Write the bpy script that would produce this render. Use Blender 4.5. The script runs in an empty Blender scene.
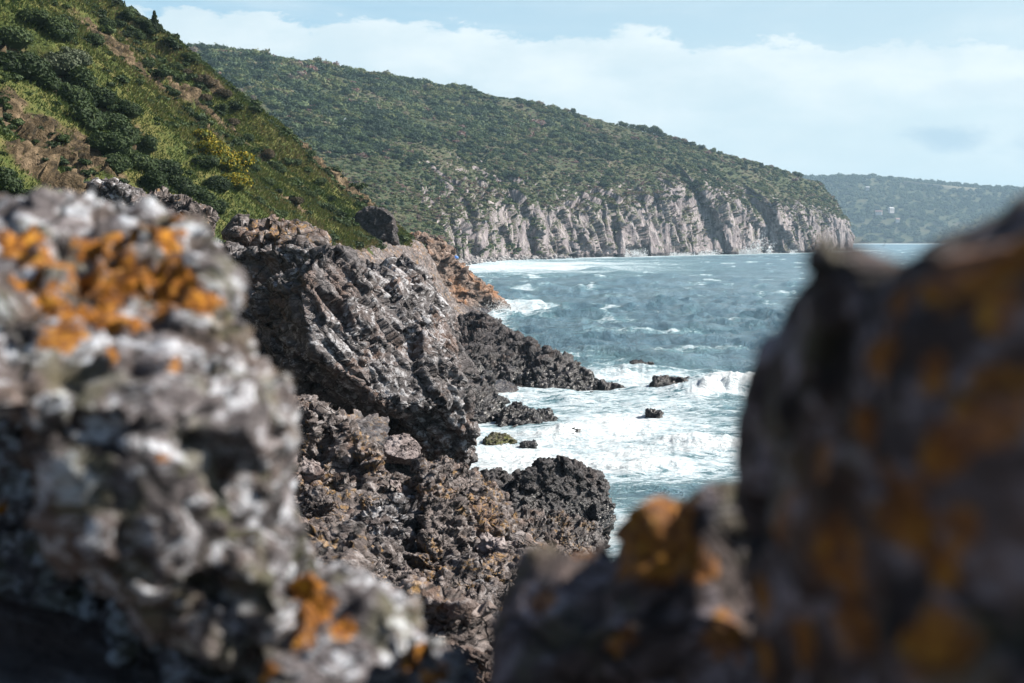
import bpy, bmesh, math
import numpy as np
from mathutils import Vector

scene = bpy.context.scene
COL = scene.collection
R = math.radians

# ------------------------------------------------------------------ camera
CAM_H = 10.0
PITCH = R(4.14)
cam_d = bpy.data.cameras.new('camera')
cam_d.lens = 50.0
cam_d.sensor_width = 36.0
cam_d.clip_start = 0.05
cam_d.clip_end = 30000
cam_d.dof.use_dof = True
cam_d.dof.focus_distance = 60.0
cam_d.dof.aperture_fstop = 3.4
cam = bpy.data.objects.new('camera', cam_d)
cam.location = (0, 0, CAM_H)
cam.rotation_euler = (R(90) - PITCH, 0, 0)
COL.objects.link(cam)
scene.camera = cam

# ------------------------------------------------------------------ sun, sky, exposure
SUN_AZ, SUN_EL = R(82), R(39)          # azimuth clockwise from +Y (the view)
sun_dir = Vector((math.sin(SUN_AZ) * math.cos(SUN_EL), math.cos(SUN_AZ) * math.cos(SUN_EL), math.sin(SUN_EL)))
sun_d = bpy.data.lights.new('sun', 'SUN')
sun_d.energy = 5.0
sun_d.angle = R(0.5)
sun_d.color = (1.0, 0.94, 0.85)
sun = bpy.data.objects.new('sun', sun_d)
sun.rotation_euler = sun_dir.to_track_quat('Z', 'Y').to_euler()
sun.location = (200, 30, 200)
COL.objects.link(sun)

scene.view_settings.view_transform = 'Standard'
scene.view_settings.look = 'None'
scene.view_settings.gamma = 1.0
scene.view_settings.exposure = 1.15
scene.cycles.use_denoising = True
scene.cycles.volume_bounces = 0
scene.cycles.max_bounces = 6
scene.cycles.diffuse_bounces = 1
scene.cycles.transparent_max_bounces = 6


class NT:
    """small helper to write node trees"""
    def __init__(self, tree):
        self.t = tree
        self.n = tree.nodes
        self.l = tree.links

    def put(self, sock, v):
        if isinstance(v, bpy.types.NodeSocket):
            self.l.new(v, sock)
        elif v is not None:
            if hasattr(sock, 'default_value'):
                dv = sock.default_value
                if hasattr(dv, '__len__') and len(dv) == 4 and hasattr(v, '__len__') and len(v) == 3:
                    v = (*v, 1.0)
            sock.default_value = v

    def math(self, op, a, b=None, c=None, clamp=False):
        nd = self.n.new('ShaderNodeMath')
        nd.operation = op
        nd.use_clamp = clamp
        for i, v in enumerate((a, b, c)):
            if v is not None:
                self.put(nd.inputs[i], v)
        return nd.outputs[0]

    def vmath(self, op, a, b=None):
        nd = self.n.new('ShaderNodeVectorMath')
        nd.operation = op
        self.put(nd.inputs[0], a)
        if b is not None:
            self.put(nd.inputs[1], b)
        return nd.outputs[0]

    def smooth(self, v, lo, hi, a=0.0, b=1.0):
        nd = self.n.new('ShaderNodeMapRange')
        nd.interpolation_type = 'SMOOTHSTEP'
        self.put(nd.inputs[0], v)
        for i, x in zip((1, 2, 3, 4), (lo, hi, a, b)):
            self.put(nd.inputs[i], x)
        return nd.outputs[0]

    def mix(self, f, a, b, blend='MIX'):
        nd = self.n.new('ShaderNodeMix')
        nd.data_type = 'RGBA'
        nd.blend_type = blend
        self.put(nd.inputs[0], f)
        self.put(nd.inputs[6], a)
        self.put(nd.inputs[7], b)
        return nd.outputs[2]

    def noise(self, vec, scale, detail=4.0, rough=0.55, dist=0.0):
        nd = self.n.new('ShaderNodeTexNoise')
        self.put(nd.inputs['Vector'], vec)
        self.put(nd.inputs['Scale'], scale)
        self.put(nd.inputs['Detail'], detail)
        self.put(nd.inputs['Roughness'], rough)
        self.put(nd.inputs['Distortion'], dist)
        return nd.outputs[0]

    def colnoise(self, vec, scale):
        nd = self.n.new('ShaderNodeTexNoise')
        self.put(nd.inputs['Vector'], vec)
        self.put(nd.inputs['Scale'], scale)
        self.put(nd.inputs['Detail'], 3.0)
        return self.vmath('SUBTRACT', nd.outputs['Color'], (0.5, 0.5, 0.5))

    def voronoi(self, vec, scale, feature='F1', out=0):
        nd = self.n.new('ShaderNodeTexVoronoi')
        nd.feature = feature
        self.put(nd.inputs['Vector'], vec)
        self.put(nd.inputs['Scale'], scale)
        return nd.outputs[out]

    def mapping(self, vec, scale=(1, 1, 1), rot=(0, 0, 0), loc=(0, 0, 0)):
        nd = self.n.new('ShaderNodeMapping')
        self.put(nd.inputs['Vector'], vec)
        nd.inputs['Location'].default_value = loc
        nd.inputs['Rotation'].default_value = rot
        nd.inputs['Scale'].default_value = scale
        return nd.outputs[0]

    def ramp(self, f, stops):
        nd = self.n.new('ShaderNodeValToRGB')
        e = nd.color_ramp.elements
        while len(e) < len(stops):
            e.new(0.5)
        for el, (p, c) in zip(e, stops):
            el.position = p
            el.color = (*c, 1)
        self.put(nd.inputs[0], f)
        return nd.outputs[0]

    def attr(self, name):
        nd = self.n.new('ShaderNodeAttribute')
        nd.attribute_name = name
        return nd.outputs['Fac']

    def geo(self, out='Position'):
        return self.n.new('ShaderNodeNewGeometry').outputs[out]

    def sep(self, v):
        nd = self.n.new('ShaderNodeSeparateXYZ')
        self.put(nd.inputs[0], v)
        return nd.outputs

    def bump(self, h, strength, dist, normal=None):
        nd = self.n.new('ShaderNodeBump')
        nd.inputs['Strength'].default_value = strength
        nd.inputs['Distance'].default_value = dist
        self.put(nd.inputs['Height'], h)
        if normal is not None:
            self.put(nd.inputs['Normal'], normal)
        return nd.outputs[0]

    def principled(self, color, rough, normal=None, spec=0.5, ior=None):
        nd = self.n.new('ShaderNodeBsdfPrincipled')
        self.put(nd.inputs['Base Color'], color)
        self.put(nd.inputs['Roughness'], rough)
        self.put(nd.inputs['Specular IOR Level'], spec)
        if ior:
            nd.inputs['IOR'].default_value = ior
        if normal is not None:
            self.put(nd.inputs['Normal'], normal)
        return nd.outputs[0]


def new_mat(name):
    m = bpy.data.materials.new(name)
    m.use_nodes = True
    m.node_tree.nodes.clear()
    t = NT(m.node_tree)
    out = t.n.new('ShaderNodeOutputMaterial')
    return m, t, out


# ---- world: Nishita sky with a bank of cumulus along the horizon
world = bpy.data.worlds.new('World')
scene.world = world
world.use_nodes = True
world.node_tree.nodes.clear()
w = NT(world.node_tree)
sky = w.n.new('ShaderNodeTexSky')
sky.sky_type = 'NISHITA'
sky.sun_disc = False
sky.sun_elevation = SUN_EL
sky.sun_rotation = SUN_AZ
sky.altitude = 10
sky.air_density = 1.0
sky.dust_density = 0.7
sky.ozone_density = 1.6
wdir = w.n.new('ShaderNodeTexCoord').outputs['Generated']
wx, wy, wz = w.sep(wdir)[0:3]
cvec = w.mapping(wdir, scale=(1, 1, 2.4))
cn = w.noise(cvec, 22, 7, 0.6, 0.2)
cn_big = w.noise(cvec, 5, 4, 0.55)
edge = w.math('MULTIPLY_ADD', wx, -0.05, 0.1415)
edge = w.math('MULTIPLY_ADD', w.math('SUBTRACT', cn, 0.5), 0.05, edge)
edge = w.math('MULTIPLY_ADD', w.math('SUBTRACT', w.noise(cvec, 70, 5, 0.65), 0.5), 0.018, edge)
edge = w.math('MULTIPLY_ADD', w.math('SUBTRACT', cn_big, 0.5), 0.02, edge)
bank = w.smooth(w.math('SUBTRACT', wz, edge), 0.0035, -0.0045)
thin = w.smooth(w.math('MULTIPLY_ADD', w.math('SUBTRACT', w.noise(cvec, 13, 6, 0.6), 0.5), 0.10, wz), 0.045, 0.135, 0.45, 1.0)
bank = w.math('MULTIPLY', bank, thin)
bank = w.math('MULTIPLY', bank, w.smooth(wy, -0.2, 0.3, 0.0, 0.86))
high = w.smooth(w.noise(w.mapping(wdir, scale=(1, 1, 5)), 3.2, 7, 0.62, 0.4), 0.42, 0.75, 0.0, 0.5)
high = w.math('MULTIPLY', high, w.smooth(wz, 0.45, 0.2))
cl = w.math('MAXIMUM', bank, high)
shade = w.smooth(w.noise(cvec, 9, 5, 0.6), 0.35, 0.7)
cloud_col = w.mix(shade, (6.9, 8.1, 8.6), (8.8, 9.5, 9.6))
veil = w.mix(w.smooth(wz, 0.42, 0.12, 0.0, 0.72), sky.outputs[0], w.mix(w.smooth(wx, -0.3, 0.3), (4.1, 6.8, 8.7), (6.1, 8.0, 8.9)))
skycol = w.mix(cl, veil, cloud_col)
# a small blue-grey cloud low on the right and a longer one beyond it
for (cx, cz, rx, rz, k) in ((0.292, 0.068, 0.022, 0.0075, 0.7), (0.365, 0.060, 0.035, 0.009, 0.5), (0.33, 0.098, 0.05, 0.006, 0.22)):
    dx = w.math('DIVIDE', w.math('SUBTRACT', wx, cx), rx)
    dz = w.math('DIVIDE', w.math('SUBTRACT', wz, cz), rz)
    dd = w.math('ADD', w.math('MULTIPLY', dx, dx), w.math('MULTIPLY', dz, dz))
    dd = w.math('MULTIPLY_ADD', w.math('SUBTRACT', cn, 0.5), 8.0, dd)
    skycol = w.mix(w.smooth(dd, 2.4, -0.8, 0.0, k), skycol, (4.0, 5.7, 7.0))
bg = w.n.new('ShaderNodeBackground')
w.put(bg.inputs['Color'], skycol)
bg.inputs['Strength'].default_value = 0.05
wo = w.n.new('ShaderNodeOutputWorld')
w.l.new(bg.outputs[0], wo.inputs['Surface'])

# ------------------------------------------------------------------ pixel helper, noise, mesh helpers
FPX = 50.0 / 36.0 * 1024.0
CA, SA = math.cos(PITCH), math.sin(PITCH)


def at(px, py, d):
    """the point seen at pixel (px, py) of the photo, d metres out to sea along +Y"""
    r, u = (px - 512) / FPX, (341.5 - py) / FPX
    v = np.array((r, CA + u * SA, -SA + u * CA))
    return v * (d / v[1]) + np.array((0, 0, CAM_H))


def project(P):
    x, y, z = P[:, 0], P[:, 1], P[:, 2] - CAM_H
    depth = y * CA - z * SA
    up = y * SA + z * CA
    depth = np.where(depth < 0.05, 0.05, depth)
    return 512 + FPX * x / depth, 341.5 - FPX * up / depth


U32 = np.uint32


def hash3(ix, iy, iz, seed):
    with np.errstate(over='ignore'):
        h = ix.astype(np.int64).astype(U32) * U32(0x8da6b343) ^ iy.astype(np.int64).astype(U32) * U32(0xd8163841) \
            ^ iz.astype(np.int64).astype(U32) * U32(0xcb1ab31f) ^ U32((seed * 0x9E3779B1) & 0xffffffff)
        h ^= h >> U32(15)
        h *= U32(0x2c1b3c6d)
        h ^= h >> U32(12)
        h *= U32(0x297a2d39)
        h ^= h >> U32(15)
    return h


_g = np.random.RandomState(3).normal(size=(256, 3))
GRAD = (_g / np.linalg.norm(_g, axis=1)[:, None]).astype(np.float32)


def perlin(p, seed=0):
    i = np.floor(p).astype(np.int64)
    f = (p - i).astype(np.float32)
    u = f * f * f * (f * (f * 6 - 15) + 10)
    out = 0
    for dx in (0, 1):
        wx_ = u[:, 0] if dx else 1 - u[:, 0]
        for dy in (0, 1):
            wy_ = u[:, 1] if dy else 1 - u[:, 1]
            for dz in (0, 1):
                wz_ = u[:, 2] if dz else 1 - u[:, 2]
                g = GRAD[hash3(i[:, 0] + dx, i[:, 1] + dy, i[:, 2] + dz, seed) & U32(255)]
                dot = g[:, 0] * (f[:, 0] - dx) + g[:, 1] * (f[:, 1] - dy) + g[:, 2] * (f[:, 2] - dz)
                out = out + wx_ * wy_ * wz_ * dot
    return out * 1.4


def fbm(p, scale, octs=4, seed=0, gain=0.5, ridge=False):
    q = np.asarray(p, dtype=np.float64) / scale
    a, s, tot = 1.0, 0, 0
    for o in range(octs):
        n = perlin(q, seed + o * 17)
        if ridge:
            n = 1 - 2 * np.abs(n)
        s = s + a * n
        tot += a
        a *= gain
        q = q * 2.03 + 11.7
    return s / tot


def facet(p, scale, seed=0, crack=0.0):
    """broken, tilted blocks: each Voronoi cell is its own tilted plane"""
    q = np.asarray(p, dtype=np.float64) / scale
    i0 = np.floor(q - 0.5).astype(np.int64)
    best = np.full(len(q), 1e9)
    sec = np.full(len(q), 1e9)
    val = np.zeros(len(q))
    for dx in (0, 1):
        for dy in (0, 1):
            for dz in (0, 1):
                c = i0 + np.array((dx, dy, dz))
                h = hash3(c[:, 0], c[:, 1], c[:, 2], seed)
                rx = (h & U32(1023)) / 1023.0 - 0.5
                ry = ((h >> U32(10)) & U32(1023)) / 1023.0 - 0.5
                rz = ((h >> U32(20)) & U32(1023)) / 1023.0 - 0.5
                d = q - (c + 0.5)
                d[:, 0] -= rx * 0.8
                d[:, 1] -= ry * 0.8
                d[:, 2] -= rz * 0.8
                dist = (d * d).sum(1)
                g = GRAD[(h >> U32(7)) & U32(255)]
                v = (d * g).sum(1) * 1.2 + ((h >> U32(13)) & U32(255)) / 255.0 - 0.5
                m = dist < best
                sec = np.where(m, best, np.minimum(sec, dist))
                val = np.where(m, v, val)
                best = np.where(m, dist, best)
    if crack:
        e = np.sqrt(sec) - np.sqrt(best)
        val = val - crack * np.clip(1 - e / 0.18, 0, 1)
    return val


def tilt(p, ax=0.5, ay=0.6, k=(1, 1, 1)):
    ca, sa, cb, sb = math.cos(ax), math.sin(ax), math.cos(ay), math.sin(ay)
    M3 = np.array(((cb, 0, sb), (0, 1, 0), (-sb, 0, cb))) @ np.array(((1, 0, 0), (0, ca, -sa), (0, sa, ca)))
    return (p @ M3.T) * np.array(k)


def uneven(p, scale, seed):
    return 0.15 + 1.1 * sstep(fbm(p, scale, 2, seed), -0.25, 0.35)


def sstep(x, a, b):
    t = np.clip((x - a) / (b - a), 0, 1)
    return t * t * (3 - 2 * t)


def mesh_np(name, verts, *faces, smooth=True):
    me = bpy.data.meshes.new(name)
    verts = np.asarray(verts, dtype=np.float32)
    me.vertices.add(len(verts))
    me.vertices.foreach_set('co', verts.ravel())
    loops = np.concatenate([np.asarray(f, dtype=np.int32).ravel() for f in faces])
    tot = np.concatenate([np.full(len(f), np.asarray(f).shape[1], dtype=np.int32) for f in faces])
    start = np.concatenate(([0], np.cumsum(tot)[:-1])).astype(np.int32)
    me.loops.add(len(loops))
    me.loops.foreach_set('vertex_index', loops)
    me.polygons.add(len(tot))
    me.polygons.foreach_set('loop_start', start)
    me.polygons.foreach_set('use_smooth', np.full(len(tot), smooth))
    me.update(calc_edges=True)
    return me


def set_attr(me, name, vals):
    a = me.attributes.new(name, 'FLOAT', 'POINT')
    a.data.foreach_set('value', np.asarray(vals, dtype=np.float32))


def coords(me):
    c = np.empty(len(me.vertices) * 3, dtype=np.float32)
    me.vertices.foreach_get('co', c)
    return c.reshape(-1, 3).astype(np.float64)


def normals(me):
    c = np.empty(len(me.vertices) * 3, dtype=np.float32)
    me.vertices.foreach_get('normal', c)
    return c.reshape(-1, 3).astype(np.float64)


def link(name, me, mat=None, loc=(0, 0, 0), parent=None):
    o = bpy.data.objects.new(name, me)
    o.location = loc
    COL.objects.link(o)
    if mat is not None and me is not None and not me.materials:
        me.materials.append(mat)
    if parent is not None:
        o.parent = parent
    return o


def tag(o, label=None, cat=None, group=None, kind=None):
    if label:
        o['label'] = label
    if cat:
        o['category'] = cat
    if group:
        o['group'] = group
    if kind:
        o['kind'] = kind
    return o


def grid_faces(nu, nv):
    i = np.arange(nu * nv).reshape(nu, nv)
    return np.stack((i[:-1, :-1], i[1:, :-1], i[1:, 1:], i[:-1, 1:]), -1).reshape(-1, 4)


def crom(P, n):
    """Catmull-Rom resampling of axis 0 to n samples"""
    P = np.asarray(P, dtype=np.float64)
    m = len(P)
    t = np.linspace(0, m - 1, n)
    i = np.clip(np.floor(t).astype(int), 0, m - 2)
    f = (t - i).reshape((-1,) + (1,) * (P.ndim - 1))
    p0, p1 = P[np.clip(i - 1, 0, m - 1)], P[i]
    p2, p3 = P[i + 1], P[np.clip(i + 2, 0, m - 1)]
    return 0.5 * (2 * p1 + (p2 - p0) * f + (2 * p0 - 5 * p1 + 4 * p2 - p3) * f ** 2 + (3 * p1 - p0 - 3 * p2 + p3) * f ** 3)


def stages(me, lst):
    """push the surface along its normals, coarse to fine"""
    for (fn, amp) in lst:
        co, no = coords(me), normals(me)
        co += no * (fn(co) * amp)[:, None]
        me.vertices.foreach_set('co', co.astype(np.float32).ravel())
        me.update()


# ------------------------------------------------------------------ materials
def rock_mat(name, dark, mid, light, s=1.0, pale=0.4, pale_col=(0.42, 0.43, 0.44), wet=False, rust=0.3,
             rust_col=(0.22, 0.11, 0.06), bump=0.02, lichen=0.0, fleck=0.0, moss=0.0):
    """weathered rock; s = feature scale (1 = features for a rock seen from 50 m)"""
    m, t, out = new_mat(name)
    P = t.geo()
    Pm = t.mapping(P, scale=(1, 1, 1.5), rot=(0.35, 0.55, 0.2))
    n1 = t.noise(Pm, 0.8 * s, 6, 0.62, 0.4)
    n2 = t.noise(Pm, 3.3 * s, 7, 0.68, 0.3)
    n3 = t.noise(Pm, 13 * s, 5, 0.7)
    base = t.ramp(t.math('ADD', t.math('MULTIPLY', n2, 0.6), t.math('MULTIPLY', n1, 0.4)),
                  [(0.36, dark), (0.5, mid), (0.66, light)])
    rv = t.math('MULTIPLY', t.smooth(t.noise(P, 0.55 * s, 5, 0.6, 0.5), 0.5, 0.66), rust)
    col = t.mix(rv, base, rust_col)
    where = t.noise(P, 0.42 * s, 4, 0.55, 0.6)
    pv = t.smooth(t.math('MULTIPLY_ADD', n3, 0.25, t.math('MULTIPLY', n2, 0.75)), 0.49, 0.6)
    pv = t.math('MULTIPLY', pv, t.smooth(where, 0.40, 0.56, (0.7 if lichen else 0.1) * pale, pale))
    col = t.mix(pv, col, pale_col)
    warp = t.vmath('ADD', Pm, t.vmath('MULTIPLY', t.colnoise(Pm, 1.3 * s), (0.9 / s, 0.9 / s, 0.9 / s)))
    c1 = t.smooth(t.voronoi(warp, 0.75 * s, 'DISTANCE_TO_EDGE'), 0.035, 0.0)
    c2 = t.smooth(t.voronoi(warp, 2.6 * s, 'DISTANCE_TO_EDGE'), 0.05, 0.0)
    crk = t.math('MAXIMUM', c1, t.math('MULTIPLY', c2, t.smooth(where, 0.6, 0.42, 0.0, 0.7)))
    col = t.mix(t.math('MULTIPLY', crk, 0.85), col, tuple(c * 0.3 for c in dark))  # crack lines darkened in the colour to deepen the shade in crevices
    col = t.mix(t.smooth(n3, 0.40, 0.3, 0, 0.6), col, tuple(c * 0.35 for c in dark))  # small pits get the same painted shade
    if moss:
        mv = t.smooth(t.noise(P, 2.0 * s, 5, 0.6), 0.5, 0.62, 0, moss)
        col = t.mix(mv, col, (0.10, 0.11, 0.03))
    if fleck:
        fv = t.math('MULTIPLY', t.smooth(t.noise(P, 1.1 * s, 3, 0.5), 0.52, 0.6),
                    t.smooth(t.noise(P, 7 * s, 4, 0.6), 0.5, 0.58))
        col = t.mix(t.math('MULTIPLY', fv, fleck), col, (0.42, 0.22, 0.03))
    if lichen:
        la = t.attr('lichen')
        ln = t.math('ADD', t.math('MULTIPLY', t.noise(P, 20 * s, 5, 0.72, 0.5), 0.5), t.math('MULTIPLY', t.noise(P, 5 * s, 4, 0.6, 0.4), 0.5))
        lv = t.smooth(t.math('MULTIPLY_ADD', la, 0.38, ln), 0.73, 0.82)
        lcol = t.ramp(t.noise(P, 11 * s, 5, 0.72), [(0.34, (0.06, 0.025, 0.004)), (0.46, (0.21, 0.066, 0.003)), (0.57, (0.40, 0.155, 0.006)), (0.70, (0.55, 0.30, 0.02))])
        col = t.mix(t.math('MULTIPLY', lv, lichen), col, lcol)
    rough = 0.85
    if wet:
        z = t.sep(P)[2]
        wv = t.smooth(t.math('MULTIPLY_ADD', t.math('SUBTRACT', n1, 0.5), 2.5, z), 2.4, 0.6)
        col = t.mix(wv, col, t.mix(0.75, col, (0.012, 0.011, 0.012)))
        rough = t.math('MULTIPLY_ADD', wv, -0.58, 0.85)
    h = t.math('ADD', t.math('MULTIPLY', n2, 1.0), t.math('MULTIPLY', n3, t.smooth(where, 0.38, 0.6, 0.15, 0.6)))
    h = t.math('SUBTRACT', h, t.math('MULTIPLY', crk, 0.5))
    nb = t.bump(h, 0.8, bump / s * 2.4)
    t.l.new(t.principled(col, rough, nb, 0.5 if wet else 0.3), out.inputs[0])
    return m


M = {}
M['crag'] = rock_mat('crag_rock', (0.022, 0.019, 0.020), (0.085, 0.075, 0.076), (0.22, 0.20, 0.20), 1.0, 0.8, (0.44, 0.44, 0.46), True, 0.3, bump=0.05)
M['shore'] = rock_mat('shore_rock', (0.022, 0.017, 0.0165), (0.086, 0.068, 0.063), (0.215, 0.175, 0.163), 1.0, 0.55, (0.34, 0.32, 0.32), True, 0.28, bump=0.05, fleck=0.35)
M['dark'] = rock_mat('dark_sea_rock', (0.012, 0.011, 0.013), (0.040, 0.035, 0.037), (0.095, 0.083, 0.083), 1.0, 0.25, (0.22, 0.21, 0.22), True, 0.15, bump=0.06)
M['tan'] = rock_mat('tan_rock', (0.04, 0.026, 0.02), (0.14, 0.092, 0.07), (0.26, 0.185, 0.15), 0.5, 0.3, (0.42, 0.37, 0.33), True, 0.8, (0.28, 0.13, 0.055), bump=0.05)
M['mossy'] = rock_mat('mossy_rock', (0.02, 0.02, 0.014), (0.07, 0.065, 0.04), (0.13, 0.12, 0.08), 1.2, 0.15, (0.25, 0.24, 0.2), False, 0.2, moss=0.9)
M['pale'] = rock_mat('pale_boulder', (0.09, 0.07, 0.068), (0.20, 0.165, 0.16), (0.30, 0.26, 0.255), 1.0, 0.3, (0.36, 0.34, 0.34), False, 0.2, bump=0.03)
M['front'] = rock_mat('lichen_rock', (0.018, 0.016, 0.018), (0.120, 0.104, 0.106), (0.37, 0.33, 0.335), 5.0, 0.85, (0.58, 0.62, 0.68), False, 0.25, (0.23, 0.14, 0.08), bump=0.05, lichen=0.95, moss=0.28)
M['front_shaded'] = rock_mat('brown_shaded_lichen_rock', (0.016, 0.013, 0.013), (0.078, 0.058, 0.054), (0.22, 0.172, 0.175), 4.5, 0.6, (0.38, 0.35, 0.39), False, 0.4, (0.16, 0.07, 0.018), bump=0.05, lichen=0.72, moss=0.25)  # brown rock, its colour also lowered to stand for backlit shade


def cliff_mat():
    """headland ground: heath and grass on the slopes, purple-grey rock on the steep faces"""
    m, t, out = new_mat('headland_ground')
    P = t.geo()
    nz = t.sep(t.geo('True Normal'))[2]
    n1 = t.noise(P, 0.03, 6, 0.6, 0.3)
    n2 = t.noise(P, 0.16, 6, 0.65)
    n3 = t.noise(t.mapping(P, scale=(1, 1, 0.22)), 0.35, 5, 0.7)
    rock = t.ramp(t.math('ADD', t.math('MULTIPLY', n3, 0.6), t.math('MULTIPLY', n2, 0.4)),
                  [(0.33, (0.07, 0.058, 0.062)), (0.47, (0.175, 0.148, 0.152)), (0.62, (0.35, 0.31, 0.308))])
    streak = t.smooth(t.noise(t.mapping(P, scale=(1, 1, 0.06)), 0.5, 4, 0.6), 0.6, 0.68, 0, 0.6)
    rock = t.mix(streak, rock, (0.5, 0.45, 0.42))
    n4 = t.noise(P, 0.5, 5, 0.7)
    heath = t.ramp(t.math('ADD', t.math('MULTIPLY', n1, 0.35), t.math('MULTIPLY', n4, 0.65)),
                   [(0.38, (0.018, 0.034, 0.016)), (0.47, (0.045, 0.062, 0.026)), (0.55, (0.080, 0.078, 0.042)), (0.64, (0.125, 0.09, 0.075))])
    k = t.smooth(t.math('MULTIPLY_ADD', t.math('SUBTRACT', n2, 0.5), 0.5, nz), 0.60, 0.48)
    k = t.math('MAXIMUM', k, t.smooth(t.math('MULTIPLY_ADD', t.math('SUBTRACT', n2, 0.5), 1.4, t.attr('bare')), 0.4, 0.62))
    col = t.mix(k, heath, rock)
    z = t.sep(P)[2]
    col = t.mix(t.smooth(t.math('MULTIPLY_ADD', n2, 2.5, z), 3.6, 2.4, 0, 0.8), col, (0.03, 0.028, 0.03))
    nb = t.bump(t.math('ADD', n2, n3), 0.8, 2.5)
    t.l.new(t.principled(col, 0.9, nb, 0.2), out.inputs[0])
    return m


M['headland'] = cliff_mat()


def hill_mat():
    m, t, out = new_mat('hillside_ground')
    P = t.geo()
    n1 = t.noise(P, 0.25, 6, 0.62, 0.3)
    n2 = t.noise(P, 1.6, 6, 0.68)
    n3 = t.noise(P, 0.07, 3, 0.5)
    grass = t.ramp(t.math('ADD', t.math('MULTIPLY', n1, 0.55), t.math('MULTIPLY', n2, 0.45)),
                   [(0.33, (0.028, 0.045, 0.016)), (0.46, (0.075, 0.095, 0.026)), (0.57, (0.13, 0.125, 0.04)), (0.68, (0.19, 0.155, 0.07))])
    soil = t.ramp(t.noise(P, 1.1, 7, 0.7, 0.4), [(0.38, (0.022, 0.018, 0.012)), (0.5, (0.085, 0.062, 0.036)), (0.64, (0.20, 0.145, 0.092))])
    k = t.smooth(t.math('MULTIPLY_ADD', t.math('SUBTRACT', n1, 0.5), 1.2, t.attr('soil')), 0.42, 0.6)
    col = t.mix(k, grass, soil)
    nb = t.bump(t.math('ADD', n2, n1), 1.0, 0.5)
    t.l.new(t.principled(col, 0.95, nb, 0.15), out.inputs[0])
    return m


M['hill'] = hill_mat()


def leaf_mat(name, stops, vary=0.25, trans=0.25):
    m, t, out = new_mat(name)
    oi = t.n.new('ShaderNodeObjectInfo')
    f = t.math('ADD', t.attr('tone'), t.math('MULTIPLY', t.math('SUBTRACT', oi.outputs['Random'], 0.5), vary), clamp=True)
    col = t.ramp(f, stops)
    p = t.principled(col, 0.7, None, 0.25)
    tr = t.n.new('ShaderNodeBsdfTranslucent')
    t.put(tr.inputs[0], col)
    mx = t.n.new('ShaderNodeMixShader')
    mx.inputs[0].default_value = trans
    t.l.new(p, mx.inputs[1])
    t.l.new(tr.outputs[0], mx.inputs[2])
    t.l.new(mx.outputs[0], out.inputs[0])
    return m


M['wood'] = leaf_mat('headland_foliage', [(0.0, (0.014, 0.032, 0.018)), (0.3, (0.050, 0.084, 0.036)), (0.5, (0.098, 0.130, 0.048)),
                                          (0.66, (0.135, 0.145, 0.060)), (0.8, (0.155, 0.135, 0.090)), (0.92, (0.165, 0.12, 0.11)), (1.0, (0.2, 0.09, 0.08))], 0.0)
M['far_wood'] = leaf_mat('far_foliage', [(0.0, (0.018, 0.036, 0.022)), (0.5, (0.05, 0.08, 0.035)), (1.0, (0.12, 0.13, 0.06))], 0.0)
M['bush'] = leaf_mat('bush_foliage', [(0.0, (0.014, 0.026, 0.010)), (0.4, (0.034, 0.058, 0.018)), (0.75, (0.065, 0.092, 0.026)), (1.0, (0.11, 0.125, 0.04))], 0.3)
M['grey_bush'] = leaf_mat('grey_foliage', [(0.0, (0.03, 0.045, 0.022)), (0.5, (0.10, 0.12, 0.07)), (1.0, (0.26, 0.27, 0.2))], 0.2)
M['yellow_bush'] = leaf_mat('yellow_foliage', [(0.0, (0.02, 0.04, 0.01)), (0.36, (0.07, 0.092, 0.012)), (0.56, (0.23, 0.20, 0.014)), (1.0, (0.38, 0.22, 0.015))], 0.0)
M['brown_bush'] = leaf_mat('brown_foliage', [(0.0, (0.03, 0.028, 0.015)), (0.5, (0.09, 0.07, 0.04)), (1.0, (0.19, 0.12, 0.075))], 0.25)
M['grass'] = leaf_mat('grass_blades', [(0.0, (0.032, 0.055, 0.014)), (0.35, (0.060, 0.094, 0.021)), (0.65, (0.120, 0.128, 0.036)), (1.0, (0.21, 0.155, 0.082))], 0.0, 0.3)


def plain(name, col, rough=0.7):
    m, t, out = new_mat(name)
    n = t.noise(t.geo(), 3.0, 4, 0.6)
    c = t.mix(n, tuple(x * 0.8 for x in col), tuple(min(1, x * 1.15) for x in col))
    t.l.new(t.principled(c, rough), out.inputs[0])
    return m


M['bark'] = plain('bark', (0.07, 0.055, 0.045), 0.9)
M['stem'] = M['bark']
M['white_wall'] = plain('white_render', (0.46, 0.42, 0.41))
M['roof'] = plain('roof_tiles', (0.22, 0.13, 0.12))
M['grey_roof'] = plain('grey_roof', (0.34, 0.34, 0.36))
M['glass'] = plain('window_glass', (0.03, 0.035, 0.04), 0.15)
M['gull_white'] = plain('gull_feathers', (0.8, 0.8, 0.8))
M['blue'] = plain('blue_tarp', (0.02, 0.12, 0.42), 0.5)
M['pole'] = plain('dark_pole', (0.03, 0.03, 0.035))
M['road'] = plain('pale_track', (0.20, 0.18, 0.13), 0.95)
M['pebble'] = rock_mat('pebbles', (0.12, 0.11, 0.11), (0.28, 0.27, 0.27), (0.46, 0.44, 0.43), 0.4, 0.3, (0.55, 0.54, 0.53))


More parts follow.
